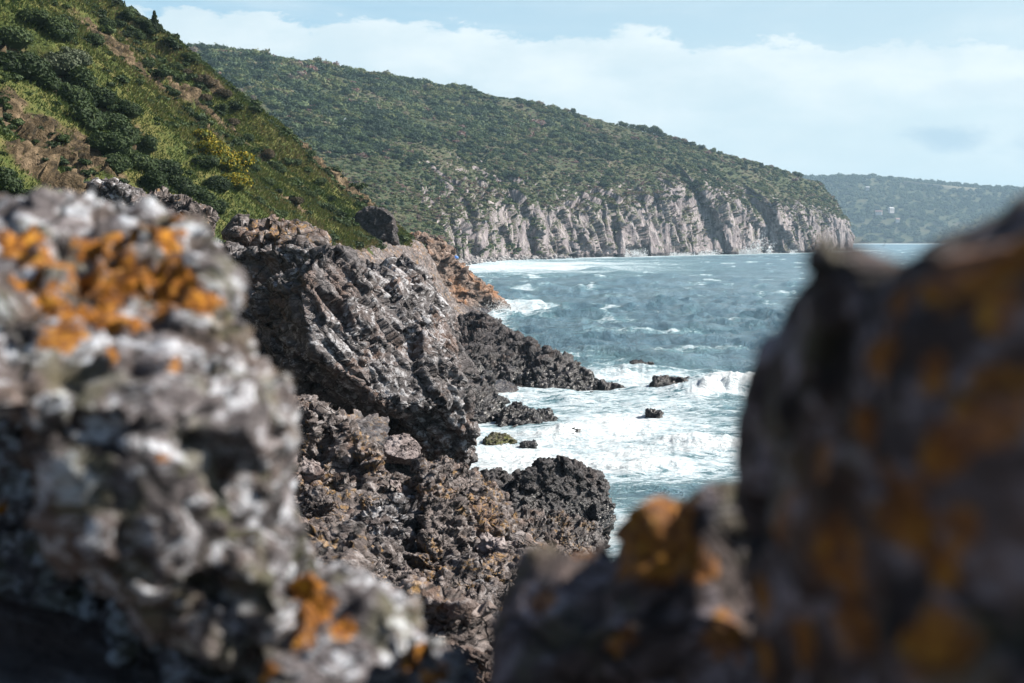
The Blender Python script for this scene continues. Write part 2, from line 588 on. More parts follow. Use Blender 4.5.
def water_mat():
    m, t, out = new_mat('sea_water')
    P = t.geo()
    fa = t.attr('foam')
    ch = t.attr('chop')
    Pw = t.mapping(P, scale=(0.55, 1.0, 1.0), rot=(0, 0, -0.35))
    a = t.noise(Pw, 0.55, 8, 0.66, 1.6)
    b = t.noise(Pw, 1.9, 6, 0.7, 1.2)
    c = t.noise(Pw, 0.07, 6, 0.6, 0.6)
    lace = t.smooth(t.math('ABSOLUTE', t.math('SUBTRACT', t.noise(Pw, 0.8, 5, 0.6, 2.0), 0.5)), 0.07, 0.0)
    v = t.math('ADD', fa, t.math('MULTIPLY', t.math('SUBTRACT', a, 0.5), 1.5))
    v = t.math('ADD', v, t.math('MULTIPLY', t.math('SUBTRACT', b, 0.5), 0.8))
    v = t.math('ADD', v, t.math('MULTIPLY', t.math('MULTIPLY', lace, 0.28), t.smooth(fa, 0.02, 0.3)))
    mask = t.smooth(v, 0.46, 0.74)
    milky = t.smooth(v, -0.05, 0.6, 0.0, 0.75)
    deep = t.mix(t.smooth(c, 0.35, 0.65), (0.100, 0.192, 0.248), (0.185, 0.295, 0.358))
    col = t.mix(milky, deep, (0.17, 0.33, 0.36))
    hb = t.math('ADD', t.math('MULTIPLY', t.noise(Pw, 1.3, 6, 0.65, 0.5), 1.0), t.math('MULTIPLY', t.noise(Pw, 5.0, 4, 0.6), 0.25))
    nb0 = t.bump(t.noise(t.mapping(P, scale=(1.5, 0.6, 1), rot=(0, 0, -0.2)), 0.22, 8, 0.72, 0.8), 1.0, 2.4)
    nb = t.bump(hb, 0.8, 0.6, nb0)
    wat = t.principled(col, t.math('MULTIPLY_ADD', ch, 0.12, 0.14), nb, 0.5, 1.33)
    fcol = t.mix(t.smooth(v, 0.5, 1.2), (0.36, 0.46, 0.51), (0.64, 0.69, 0.71))
    nf = t.bump(t.math('ADD', b, a), 0.8, 0.4)
    foam = t.principled(fcol, 0.75, nf, 0.2)
    mx = t.n.new('ShaderNodeMixShader')
    t.put(mx.inputs[0], mask)
    t.l.new(wat, mx.inputs[1])
    t.l.new(foam, mx.inputs[2])
    t.l.new(mx.outputs[0], out.inputs[0])
    return m


M['sea'] = water_mat()
m_, t_, o_ = new_mat('spray_droplets')
p_ = t_.principled((0.9, 0.92, 0.93), 0.6, None, 0.3)
tr_ = t_.n.new('ShaderNodeBsdfTranslucent')
tr_.inputs[0].default_value = (0.9, 0.92, 0.93, 1)
mx_ = t_.n.new('ShaderNodeMixShader')
mx_.inputs[0].default_value = 0.5
t_.l.new(p_, mx_.inputs[1])
t_.l.new(tr_.outputs[0], mx_.inputs[2])
t_.l.new(mx_.outputs[0], o_.inputs[0])
M['spray'] = m_

# ------------------------------------------------------------------ coast lines (world x of the water's edge by y)
XC_Y = np.array((-20, 0, 15, 25, 32, 40, 48, 53, 60, 68, 76, 85, 95, 102, 115, 133, 165, 197, 230, 260, 400, 470))
XC_X = np.array((6.0, 6, 4.5, 3.2, 2.6, 2.6, 3.2, 1.6, -1.8, -2.2, -2.0, -1.5, 1.5, 1.0, -2.0, -3.0, -2.5, -2.0, -9, -14, -16, -20))
X0_Y = np.array((-30, 0, 30, 50, 65, 80, 95, 110, 130, 150, 163, 172, 190, 230, 330))
X0_X = np.array((-12, -13, -14.5, -16.2, -17.5, -17.6, -16.2, -14.9, -13.2, -11.6, -11.8, -14, -24, -52, -110))
BZ_Y = np.array((-20, 0, 3, 6, 10, 15, 20, 25, 30, 38, 45, 52, 60, 70, 90, 130, 260))
BZ_Z = np.array((8.3, 8.3, 8.1, 6.9, 5.6, 4.4, 3.4, 2.8, 2.3, 1.4, 0.3, .2, .3, .3, .4, .6, .5))


def xcoast(y):
    return np.interp(y, XC_Y, XC_X)


def x_hill(y):
    return crom_interp(y)


_yy = np.linspace(-30, 330, 721)
_k = np.exp(-0.5 * (np.arange(-24, 25) / 8.0) ** 2)
_xs = np.convolve(np.pad(np.interp(_yy, X0_Y, X0_X), 24, mode='edge'), _k / _k.sum(), mode='valid')


def crom_interp(y):
    return np.interp(y, _yy, _xs)


# ------------------------------------------------------------------ sea: one sheet, finest near the shore
def build_sea():
    rs = np.random.RandomState(7)
    inv = np.linspace(1 / 24.0, 1 / 620.0, 640)
    r = np.concatenate((1 / inv, np.geomspace(640, 9000, 130)))
    a_f = np.linspace(R(-14), R(20.5), 900)
    a_l = np.linspace(R(-85), R(-14.4), 60)
    a_r = np.linspace(R(21), R(85), 60)
    a = np.concatenate((a_l, a_f, a_r))
    RR, AA = np.meshgrid(r, a, indexing='ij')
    x, y = (RR * np.sin(AA)).ravel(), (RR * np.cos(AA)).ravel()
    rr = RR.ravel()
    P2 = np.stack((x, y, np.zeros_like(x)), 1)
    warp = fbm(P2, 40, 2, 5)
    h = np.zeros_like(x)
    space = np.maximum(rr * rr / 14220 * 0.45, 0.05)
    near = 0.35 + 0.65 * sstep(y, 60, 120)
    for k in range(64):
        lam = math.exp(rs.uniform(math.log(1.3), math.log(24)))
        th = math.atan2(-0.85, -0.40) + rs.normal(0, 0.28 if lam > 8 else 0.5)
        kx, ky = math.cos(th) * 2 * math.pi / lam, math.sin(th) * 2 * math.pi / lam
        amp = 0.0150 * lam ** 0.85 * (0.55 if lam > 11 else 0.9)
        ph = x * kx + y * ky + rs.uniform(0, 6.28) + warp * (2.0 + 12.0 / lam)
        h += amp * (1.9 * np.exp(1.2 * (np.sin(ph) - 1)) - 0.8) * sstep(lam / space, 0.3, 1.6) * (1 + 0.9 * sstep(y, 100, 180) * (lam < 13))
    grp = 0.75 + 0.7 * fbm(P2, 30, 2, 9)
    h *= grp * near
    # white water: the cove, the shore line, crests
    xc = np.where(y < 260, xcoast(y), -40)
    off = x - xc
    foam = np.zeros_like(x) - 0.12
    crest = sstep(h, 0.5, 1.0)
    foam = np.maximum(foam, crest * (0.10 + 0.5 * sstep(fbm(P2, 16, 3, 21), 0.0, 0.5)) - 0.05)
    cove = sstep(y, 54, 62) * sstep(y, 128, 100) * sstep(off, 22, 8)
    cove *= 0.72 + 0.70 * fbm(P2 * np.array((1, 0.5, 1)), 7, 4, 31)
    foam = np.maximum(foam, cove)
    foam = np.maximum(foam, 0.85 * sstep(off, 4.5, 0.3) * (y < 300) * (0.8 + 0.6 * fbm(P2, 5, 2, 33)))
    south = sstep(y, 62, 50) * 0.30 * sstep(off, 9, 2)
    foam = np.maximum(foam, south)
    out_sp = sstep(np.hypot((x - 1) / 7.0, (y - 205) / 32.0), 1.2, 0.4) * 0.75
    foam = np.maximum(foam, out_sp)
    # surf on the bay beach and under the headland cliffs
    cl = np.array([at(px, 238.5 + 14220 / d, d)[:2] for px, d in HEAD_FOOT])
    best = np.full(len(x), 1e9)
    sel = np.where((y > 330) & (y < 1500))[0]
    for i in range(len(cl) - 1):
        p, q = cl[i], cl[i + 1]
        dxy = q - p
        tt = np.clip(((x[sel] - p[0]) * dxy[0] + (y[sel] - p[1]) * dxy[1]) / (dxy @ dxy), 0, 1)
        best[sel] = np.minimum(best[sel], np.hypot(x[sel] - p[0] - tt * dxy[0], y[sel] - p[1] - tt * dxy[1]))
    surf = sstep(best, 46, 6) * (0.6 + 0.5 * fbm(P2, 24, 3, 41))
    beach = sstep(best, 130, 20) * sstep(y, 780, 560) * (0.75 + 0.8 * fbm(P2 * np.array((0.35, 1, 1)), 16, 3, 43))
    foam = np.maximum(foam, np.maximum(surf, beach))
    far = sstep(y, 2300, 2650) * 0.75
    foam = np.maximum(foam, far)
    caps = sstep(fbm(P2 * np.array((1.0, 0.45, 1)), 9, 5, 51, 0.6), 0.05, 0.42) * sstep(y, 105, 160) * sstep(y, 2200, 1200)
    foam = np.maximum(foam, caps * 0.7)
    # breaking waves in the cove: (pixel x, depth, length, height, turn)
    for (px, d, ln, ht, wd) in ((744, 93.5, 4.6, 0.95, 1.7), (716, 91, 2.6, 0.45, 1.3), (726, 66.5, 3.4, 0.62, 1.3), (690, 68.5, 2.4, 0.35, 1.1), (565, 71, 2.2, 0.65, 1.1), (610, 74, 3.0, 0.4, 1.0),
                                (620, 104, 5.0, 0.7, 1.4), (560, 118, 4.0, 0.6, 1.4), (700, 122, 7.0, 0.75, 1.8), (512, 178, 4, 0.9, 2.5),
                                (655, 61, 3.0, 0.35, 0.9), (650, 150, 9, 0.7, 2.4)):
        cx = (px - 512) / FPX * d
        u = (x - cx) * 0.94 + (y - d) * 0.34
        v = -(x - cx) * 0.34 + (y - d) * 0.94
        wob = fbm(P2, 1.8, 3, 61) * 1.2
        g = np.exp(-(u / ln) ** 2) * np.where(v < 0, np.exp(-((v + wob * .4) / (wd * .75)) ** 2), np.exp(-((v + wob * .4) / (wd * 1.9)) ** 2))
        h += ht * g * (0.85 + 0.75 * fbm(P2, 1.3, 4, 63, 0.6))
        if d < 100:
            foam = np.maximum(foam, g * 1.25)
        else:
            foam = np.maximum(foam, g * 0.5)
    lump = sstep(foam, 0.35, 0.9) * sstep(y, 170, 110)
    h += lump * (0.16 * fbm(P2, 1.1, 4, 71) + 0.07 * fbm(P2, 0.35, 2, 72))
    V = np.stack((x, y, h), 1)
    me = mesh_np('sea', V, grid_faces(len(r), len(a)))
    set_attr(me, 'foam', foam)
    set_attr(me, 'chop', sstep(rr, 100, 700))
    tag(link('sea', me, M['sea']), kind='structure')


HEAD_FOOT = ((300, 440), (430, 475), (458, 560), (500, 650), (560, 720), (620, 780), (680, 850), (740, 930), (800, 1020), (840, 1110), (850, 1165), (832, 1300))
build_sea()

# ------------------------------------------------------------------ near hillside (steep, spurred, grassy)
PROF_S = np.array((-10, -6, -2, 0, 8, 16, 25, 30, 40, 60, 90))
PROF_Z = np.array((2.0, 6.2, 8.6, 9.8, 16.6, 23.6, 31.5, 34.2, 39.5, 45, 48))


def build_hill():
    ys = np.concatenate((np.linspace(18, 175, 620), np.linspace(175.5, 330, 150)))
    s = np.concatenate((np.linspace(-10, 40, 420), np.linspace(40.5, 90, 60)))
    Y, S = np.meshgrid(ys, s, indexing='ij')
    Y, S = Y.ravel(), S.ravel()
    z = np.interp(S, PROF_S, PROF_Z)
    q = np.stack((Y + S * 0.25, S * 0.15, np.zeros_like(Y)), 1)
    spur = fbm(q, 21, 4, 4, 0.5, ridge=True)
    lift = sstep(S, -4, 9)
    amp = (1.2 + 4.2 * lift) * sstep(Y, 200, 150) + 1.5
    x = crom_interp(Y) - np.where(S < 0, S * 0.35, S) + (spur - 0.35) * amp - 2.6 * lift
    P = np.stack((x, Y, z), 1)
    P[:, 2] += 0.9 * fbm(P, 6, 4, 12) * lift + 0.25 * fbm(P, 1.4, 4, 14)
    P[:, 0] += 0.5 * fbm(P, 3.2, 4, 13)
    soil = sstep(fbm(np.stack((Y, S * 0.22, z * 0), 1), 9, 4, 25), -0.02, 0.42) * 0.9
    soil = np.maximum(soil, sstep(S, 2.5, -2) * 0.55)
    X_, Y_ = project(P)
    for (px, py, d, rr, k) in ((30, 140, 0, 52, 0.85), (70, 185, 0, 40, 0.8), (40, 150, 0, 30, 1.0), (100, 160, 0, 22, 0.8), (10, 110, 0, 14, 0.7), (350, 190, 0, 30, 1.0), (325, 165, 0, 22, 1.0), (365, 205, 0, 18, 1.0),
                               (290, 205, 0, 12, 0.8), (180, 95, 0, 10, 0.8), (155, 75, 0, 9, 0.7), (215, 85, 0, 10, 0.6), (305, 215, 0, 10, 0.9), (240, 228, 0, 14, 0.6)):
        i = np.argmin(np.hypot(X_ - px, Y_ - py) + 0.02 * Y)
        c = P[i]
        rad = rr / FPX * c[1] * 1.2
        e_ = P - c
        dn_ = (e_[:, 0] - e_[:, 2]) * 0.707
        dist = np.sqrt((dn_ * 0.55) ** 2 + (e_[:, 1] * 0.8) ** 2 + ((e_[:, 0] + e_[:, 2]) * 0.707) ** 2) + 0.5 * rad * fbm(P, 1.6, 3, 77)
        soil = np.maximum(soil, k * sstep(dist, rad * 1.5, rad * 0.3))
    me = mesh_np('hillside', P, grid_faces(len(ys), len(s)))
    no = normals(me)
    craggy = sstep(soil, 0.4, 0.8)
    P = P + no * ((facet(P, 1.6, 8) * 0.7 + facet(P, 0.7, 9) * 0.35 + 0.35 * fbm(P, 0.8, 4, 10, 0.65)) * craggy)[:, None]
    me.vertices.foreach_set('co', P.astype(np.float32).ravel())
    me.update()
    set_attr(me, 'soil', soil)
    tag(link('hillside', me, M['hill']), kind='structure')
    return P, normals(me), soil, spur


HILL_P, HILL_N, HILL_SOIL, HILL_SPUR = build_hill()
HX, HY = project(HILL_P)


def hill_point(px, py):
    d = np.hypot(HX - px, HY - py)
    i = np.where(d < max(3.0, d.min() + 0.5))[0]
    j = i[np.argmin(HILL_P[i, 1])]
    return HILL_P[j]


# ------------------------------------------------------------------ headland
HEAD_COLS = [
    # cliff top, lower slope, upper slope, ridge : (px, py, depth)
    ((300, 262, 445), (262, 170, 520), (210, 90, 650), (90, 38, 780)),
    ((426, 255, 482), (372, 180, 560), (305, 105, 690), (205, 50, 810)),
    ((441, 207, 592), (404, 152, 655), (352, 105, 745), (300, 63, 860)),
    ((500, 206, 682), (470, 152, 745), (432, 115, 825), (400, 80, 925)),
    ((560, 210, 738), (538, 166, 795), (512, 131, 865), (485, 94, 955)),
    ((620, 204, 800), (606, 172, 845), (588, 142, 905), (565, 112, 975)),
    ((680, 200, 870), (670, 170, 915), (658, 148, 965), (640, 131, 1025)),
    ((738, 200, 948), (730, 183, 980), (722, 167, 1015), (710, 150, 1055)),
    ((797, 212, 1035), (788, 197, 1052), (778, 182, 1072), (766, 166, 1100)),
    ((838, 221, 1118), (829, 208, 1130), (820, 196, 1142), (806, 179, 1155)),
    ((846, 220, 1168), (840, 211, 1178), (834, 202, 1188), (818, 183, 1200)),
    ((828, 222, 1310), (824, 212, 1320), (818, 203, 1330), (806, 190, 1350)),
]


def build_headland():
    ctrl = []
    for (fpx, fd), cols in zip(HEAD_FOOT, HEAD_COLS):
        f = at(fpx, 238.5 + 14220 / fd, fd)
        t0 = at(*cols[0])
        f0 = f.copy()
        f0[2] = -4
        pts = [f0 + (f - t0) * 0.15 * np.array((1, 1, 0)), f * np.array((1, 1, 0)) + np.array((0, 0, 0.5))]
        pts += [f + (t0 - f) * np.array((0.45, 0.45, 0.55)), t0]
        pts += [at(*c) for c in cols[1:]]
        rdg, up = pts[-1], pts[-2]
        back = rdg + (rdg - up) * np.array((1.0, 1.0, 0.0)) * 0.8 + np.array((0, 0, -6))
        pts += [back, back + (rdg - up) * np.array((2.0, 2.0, 0)) + np.array((0, 0, -40))]
        ctrl.append(pts)
    C = np.array(ctrl)                                   # columns x rows x 3
    nu, nv = 1150, 300
    G = crom(C, nu)
    # linear in v for the cliff (crisp), smooth above
    Gv = np.swapaxes(G, 0, 1)
    rows = Gv.shape[0]
    tv = np.concatenate((np.linspace(0, 3, 150), np.linspace(3, 6, 130)[1:], np.linspace(6, rows - 1, 22)[1:]))
    nv = len(tv)
    i = np.clip(np.floor(tv).astype(int), 0, rows - 2)
    f = (tv - i)[:, None, None]
    L = Gv[i] * (1 - f) + Gv[i + 1] * f
    P = np.swapaxes(L, 0, 1).reshape(-1, 3).copy()
    uu = np.repeat(np.linspace(0, len(C) - 1, nu), nv)
    vv = np.tile(tv, nu)
    # outward direction (towards the sea), horizontal
    foot = G[:, 1] - G[:, 4]
    foot[:, 2] = 0
    foot /= np.linalg.norm(foot, axis=1)[:, None]
    out = np.repeat(foot, nv, axis=0)
    arc = np.concatenate(([0], np.cumsum(np.linalg.norm(np.diff(G[:, 1], axis=0), axis=1))))
    s = np.repeat(arc, nv)
    cl = sstep(vv, 0.3, 1.2) * sstep(vv, 4.2, 2.7)       # cliff weight
    cl2 = sstep(vv, 5.2, 3.0)
    bay = sstep(uu, 1.25, 1.9)                            # no cliff left of the bay
    def saw(ph):                                         # steep on the left, easy on the right
        fph = ph - np.floor(ph)
        return np.where(fph < 0.18, fph / 0.18, 1 - (fph - 0.18) / 0.82)
    w1 = fbm(np.stack((s, P[:, 2] * 0.4, s * 0), 1), 60, 2, 3)
    env = 0.35 + 1.0 * np.clip(fbm(np.stack((s, s * 0, s * 0 + 9.3), 1), 55, 2, 33) + 0.2, 0, 1)
    but = saw((s + 34 * w1 + P[:, 2] * 0.16) / 46.0) * 8.5 * env + saw((s + 22 * w1 + P[:, 2] * 0.10) / 19.0 + 0.3) * 3.2 * (1.5 - env)
    P[:, 2] += 5.0 * fbm(np.stack((s, s * 0, s * 0 + 3.7), 1), 26, 3, 35) * sstep(vv, 1.5, 3.0) * sstep(vv, 4.6, 3.2) * bay
    ribs = fbm(np.stack((s, P[:, 2] * 0.12, s * 0), 1), 7, 4, 6, 0.55) * 3.6
    disp = cl * bay * (but - 5 + ribs + 7 * fbm(P, 32, 4, 37) + 5 * sstep(vv, 1.3, 0.4) * fbm(P, 14, 2, 38))
    # the two great left-facing walls near the point
    for (ub, ut, amp, wid) in ((6.72, 6.05, 14, 1.0), (7.62, 7.15, 13, 1.0)):
        uline = ut + (ub - ut) * sstep(vv, 5.0, 1.0)
        du = uu - uline
        prof = sstep(du, -0.06, 0.10) * np.exp(-np.maximum(du, 0) / 0.55) - 0.45 * np.exp(-(np.minimum(du, 0) / 0.28) ** 2) * (du < 0.04)
        disp += amp * prof * sstep(vv, 0.4, 1.0) * sstep(vv, 5.0, 3.2)
    P += out * disp[:, None]
    # slopes: gullies and lumps
    sl = sstep(vv, 2.6, 3.8) * sstep(vv, 6.3, 5.4)
    P[:, 2] += sl * (4.0 * fbm(P, 60, 3, 17) + 2.5 * fbm(P, 22, 3, 18))
    bare = np.zeros(len(P))
    bare += 0.9 * sstep(fbm(P * np.array((1, 1, 1.4)), 34, 3, 27), 0.05, 0.5) * sstep(uu, 5.2, 6.4) * sstep(vv, 5.6, 3.6)
    bare += 0.38 * sstep(vv, 3.7, 3.0) * bay
    me = mesh_np('headland', P, grid_faces(nu, nv))
    cw = np.clip(cl * bay + 0.5 * bare * sl, 0, 1)
    stages(me, [(lambda p: facet(p * np.array((1, 1, 0.6)), 11.0, 4) * cw, 4.2),
                (lambda p: facet(p * np.array((1, 1, 0.5)), 3.2, 5) * cw * uneven(p, 22, 6), 0.9)])
    set_attr(me, 'bare', np.clip(bare, 0, 1))
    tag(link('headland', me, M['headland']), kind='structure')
    return coords(me), normals(me), uu, vv, bare, bay


HD_P, HD_N, HD_U, HD_V, HD_BARE, HD_BAY = build_headland()


# ------------------------------------------------------------------ far hill across the bay
def build_far():
    cols = [  # foot depth, px ; ridge px, py, depth
        (600, 2700, 560, 186, 3500), (760, 2760, 740, 178, 3400), (815, 2780, 812, 178, 3400), (860, 2800, 858, 177, 3350), (900, 2800, 900, 180, 3350), (950, 2820, 950, 185, 3350),
        (1000, 2840, 1000, 189, 3350), (1050, 2850, 1060, 193, 3300), (1150, 2900, 1180, 200, 3300), (1400, 3000, 1450, 215, 3300), (1750, 3200, 1800, 226, 3500)]
    C = []
    for (fx, fd, rx, ry, rd) in cols:
        f = at(fx, 238.5 + 14220 / fd, fd)
        f[2] = -2
        rdg = at(rx, ry, rd)
        top = f + (rdg - f) * np.array((0.62, 0.62, 0.72))
        a_ = f + (rdg - f) * np.array((0.3, 0.3, 0.42))
        C.append([f, a_, top, rdg, rdg + np.array((0, 300, -20)), rdg + np.array((0, 900, -120))])
    C = np.array(C)
    nu, nv = 260, 70
    G = np.swapaxes(crom(np.swapaxes(crom(C, nu), 0, 1), nv), 0, 1).reshape(-1, 3)
    vv = np.tile(np.linspace(0, 5, nv), nu)
    G[:, 2] += sstep(vv, 0.1, 0.8) * sstep(vv, 3.3, 2.6) * 9 * fbm(G, 260, 3, 71)
    me = mesh_np('far_hill', G, grid_faces(nu, nv))
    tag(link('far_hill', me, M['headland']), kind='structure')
    return G, vv, (nu, nv)


FAR_P, FAR_V, FAR_N = build_far()
FX, FY = project(FAR_P)


def far_point(px, py):
    i = np.where((FAR_V < 3.05))[0]
    j = i[np.argmin(np.hypot(FX[i] - px, FY[i] - py))]
    return FAR_P[j]


# ------------------------------------------------------------------ foliage
def ico(sub):
    bm = bmesh.new()
    bmesh.ops.create_icosphere(bm, subdivisions=sub, radius=1)
    v = np.array([x.co[:] for x in bm.verts])
    f = np.array([[x.index for x in fc.verts] for fc in bm.faces])
    bm.free()
    return v, f


ICO1, ICO2 = ico(1), ico(2)


def leaf_cloud(seed, lobes, n, leaf, core=ICO2, core_k=0.78, zmin=-0.35, bright=0.0):
    """a crown: rough inner mass plus n leaf clumps spread through the outer part of its lobes"""
    rs = np.random.RandomState(seed)
    V, T, Q, tone = [], [], [], []
    off = 0
    for (c, r) in lobes:
        v = core[0] * (1 + 0.22 * perlin(core[0] * 2.3 + seed * 3.1, seed)[:, None])
        V.append(np.array(c) + v * np.array(r) * core_k)
        T.append(core[1] + off)
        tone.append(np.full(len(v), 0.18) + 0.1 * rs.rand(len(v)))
        off += len(v)
    wts = np.array([r[0] * r[1] + r[0] * r[2] for c, r in lobes])
    pick = rs.choice(len(lobes), n, p=wts / wts.sum())
    d = rs.normal(size=(n, 3))
    d /= np.linalg.norm(d, axis=1)[:, None]
    d[:, 2] = np.where(d[:, 2] < zmin, -d[:, 2], d[:, 2])
    rad = 0.74 + 0.34 * rs.rand(n) ** 1.3
    cs = np.array([l[0] for l in lobes])[pick]
    rr = np.array([l[1] for l in lobes])[pick]
    pos = cs + d * rr * rad[:, None]
    nn = d + rs.normal(0, 0.65, (n, 3))
    nn /= np.linalg.norm(nn, axis=1)[:, None]
    t1 = np.cross(nn, rs.normal(size=(n, 3)))
    t1 /= np.linalg.norm(t1, axis=1)[:, None] + 1e-9
    t2 = np.cross(nn, t1)
    sz = leaf * (0.55 + 0.9 * rs.rand(n))[:, None]
    quad = np.stack((pos - t1 * sz, pos - t2 * sz * 0.6 + nn * sz * 0.15, pos + t1 * sz, pos + t2 * sz * 0.6 + nn * sz * 0.15), 1)
    V.append(quad.reshape(-1, 3))
    Q.append(np.arange(n * 4).reshape(-1, 4) + off)
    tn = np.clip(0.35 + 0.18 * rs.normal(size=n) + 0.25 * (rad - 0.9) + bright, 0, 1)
    tone.append(np.repeat(tn, 4))
    return np.concatenate(V), np.concatenate(T), np.concatenate(Q), np.concatenate(tone)


def random_lobes(seed, k, flat=0.8, spread=0.55):
    rs = np.random.RandomState(seed)
    L = [((0, 0, 0.45 * flat), (0.7, 0.7, 0.6 * flat))]
    for i in range(k):
        a = rs.uniform(0, 6.28)
        q = spread * rs.uniform(0.5, 1)
        s_ = rs.uniform(0.3, 0.55)
        L.append(((q * math.cos(a), q * math.sin(a), rs.uniform(0.2, 0.75) * flat), (s_, s_, s_ * rs.uniform(0.7, 1.0) * (0.6 + 0.4 * flat))))
    return L


def scatter_mesh(name, protos, pos, scl, rot, tone, rs, tone_k=0.55):
    """many crowns realised into one mesh"""
    V, T, Q, A = [], [], [], []
    off = 0
    which = rs.randint(0, len(protos), len(pos))
    for k, (pv, pt, pq, pa) in enumerate(protos):
        idx = np.where(which == k)[0]
        if not len(idx):
            continue
        c, s = np.cos(rot[idx])[:, None], np.sin(rot[idx])[:, None]
        x = pv[None, :, 0] * c - pv[None, :, 1] * s
        y = pv[None, :, 0] * s + pv[None, :, 1] * c
        z = np.broadcast_to(pv[None, :, 2], x.shape)
        v = np.stack((x * scl[idx, 0:1], y * scl[idx, 1:2], z * scl[idx, 2:3]), 2) + pos[idx][:, None, :]
        V.append(v.reshape(-1, 3))
        o = off + np.arange(len(idx)) * len(pv)
        T.append((pt[None] + o[:, None, None]).reshape(-1, 3))
        Q.append((pq[None] + o[:, None, None]).reshape(-1, 4))
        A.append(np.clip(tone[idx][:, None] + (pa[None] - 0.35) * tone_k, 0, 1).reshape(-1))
        off += len(idx) * len(pv)
    me = mesh_np(name, np.concatenate(V), np.concatenate(T), np.concatenate(Q), smooth=False)
    set_attr(me, 'tone', np.concatenate(A))
    return me


def headland_woods():
    rs = np.random.RandomState(11)
    protos = [leaf_cloud(100 + k, random_lobes(200 + k, 3, 0.75), 150, 0.15, ICO1, 0.82) for k in range(7)]
    ok = np.where((HD_V > 2.9) & (HD_V < 6.5) & (HD_N[:, 2] > 0.30))[0]
    ok2 = np.where((HD_V > 0.9) & (HD_V < 3.0 - 1.6 * sstep(HD_U, 1.3, 2.0) - 0.4 * sstep(HD_U, 3, 4)) & (HD_U < 4.1) & (HD_P[:, 2] > 2.5))[0]
    px, py = project(HD_P)
    # area weights from the loft cell size
    nv = len(np.unique(HD_V))
    G = HD_P.reshape(-1, nv, 3)
    du = np.gradient(G, axis=0)
    dv = np.gradient(G, axis=1)
    area = np.linalg.norm(np.cross(du, dv), axis=2).ravel()
    pts = np.concatenate((ok, ok2))
    wts = area[pts] * (px[pts] > 150) * np.where(px[pts] < 900, 1, 0)
    dens = fbm(HD_P[pts], 70, 3, 91)
    grove = fbm(tilt(HD_P[pts], 0.3, 0.6, (1, 0.6, 1.8)), 48, 4, 92)
    wts = wts * (1 - 0.93 * sstep(HD_BARE[pts] + 0.25 * dens, 0.25, 0.6)) * (0.12 + 1.3 * sstep(grove, -0.25, 0.2))
    wts = np.clip(wts, 0, None)
    n = 10500
    sel = rs.choice(pts, n, p=wts / wts.sum())
    P = HD_P[sel] + rs.uniform(-1.2, 1.2, (n, 3)) * np.array((1, 1, 0))
    hi = sstep(HD_V[sel], 3.6, 5.2) * (0.35 + 0.65 * sstep(HD_U[sel], 6.5, 3.5))
    sz = (1.0 + 2.2 * rs.rand(n) ** 1.8) * (0.75 + 1.0 * hi)
    big = fbm(tilt(P, 0.3, 0.6, (1, 0.6, 1.8)), 48, 4, 92)
    sz *= 1 + 0.8 * np.clip(big, -0.5, 1)
    scl = np.stack((sz * rs.uniform(0.85, 1.3, n), sz * rs.uniform(0.85, 1.3, n), sz * rs.uniform(0.65, 1.1, n)), 1)
    P[:, 2] -= 0.12 * sz
    tone = 0.42 + 0.85 * fbm(tilt(P, 0.3, 0.6, (1, 0.6, 1.8)), 34, 4, 95) + 0.35 * fbm(P, 150, 2, 96) + 0.19 * rs.normal(size=n)
    tone += 0.10 * sstep(HD_V[sel], 4.2, 3.2)
    tone = np.clip(tone, 0.02, 0.93)
    dark = (rs.rand(n) < 0.08) | ((big > 0.22) & (rs.rand(n) < 0.7))
    tone[dark] *= 0.3
    red = rs.rand(n) < 0.012
    tone[red] = 0.97
    me = scatter_mesh('headland_scrub', protos, P, scl, rs.uniform(0, 6.28, n), tone, rs, 0.5)
    tag(link('headland_scrub', me, M['wood']), 'mixed green and brownish scrub and wood covering the headland slope above the cliffs', 'woodland', kind='stuff')


headland_woods()


def headland_heather():
    rs = np.random.RandomState(13)
    protos = [leaf_cloud(150 + k, random_lobes(160 + k, 2, 0.6), 34, 0.3, ICO1, 0.8) for k in range(5)]
    nv = len(np.unique(HD_V))
    G = HD_P.reshape(-1, nv, 3)
    area = np.linalg.norm(np.cross(np.gradient(G, axis=0), np.gradient(G, axis=1)), axis=2).ravel()
    px, py = project(HD_P)
    ok = np.where((HD_V > 2.7) & (HD_V < 6.1) & (HD_N[:, 2] > 0.4) & (px > 250) & (px < 860))[0]
    ok = np.concatenate((ok, np.where((HD_V > 0.9) & (HD_V < 3) & ((HD_U < 1.5) | (HD_N[:, 2] > 0.58)) & (HD_P[:, 2] > 4))[0]))
    n = 16000
    wts = area[ok] * (0.5 + sstep(HD_V[ok], 4.8, 3.4))
    sel = rs.choice(ok, n, p=wts / wts.sum())
    P = HD_P[sel] + rs.uniform(-1, 1, (n, 3)) * np.array((1, 1, 0))
    sz = 0.6 + 0.9 * rs.rand(n) ** 1.5
    tone = np.clip(0.64 + 0.75 * fbm(tilt(P, 0.3, 0.6, (1, 0.6, 1.8)), 26, 4, 98) + 0.15 * rs.normal(size=n), 0.05, 0.94)
    me = scatter_mesh('headland_heather', protos, P, np.stack((sz * 1.2, sz * 1.2, sz * 0.8), 1), rs.uniform(0, 6.28, n), tone, rs, 0.4)
    tag(link('headland_heather', me, M['wood']), 'low brownish heather and bramble between the bushes above the cliffs', 'heather', kind='stuff')


headland_heather()


def bush_mesh(name, seed, n, leaf, lobes=3, flat=0.8, bright=0.0):
    v, t, q, a = leaf_cloud(seed, random_lobes(seed + 7, lobes, flat), n, leaf, ICO2, 0.8, bright=bright)
    me = mesh_np(name, v, t, q, smooth=False)
    set_attr(me, 'tone', a)
    return me


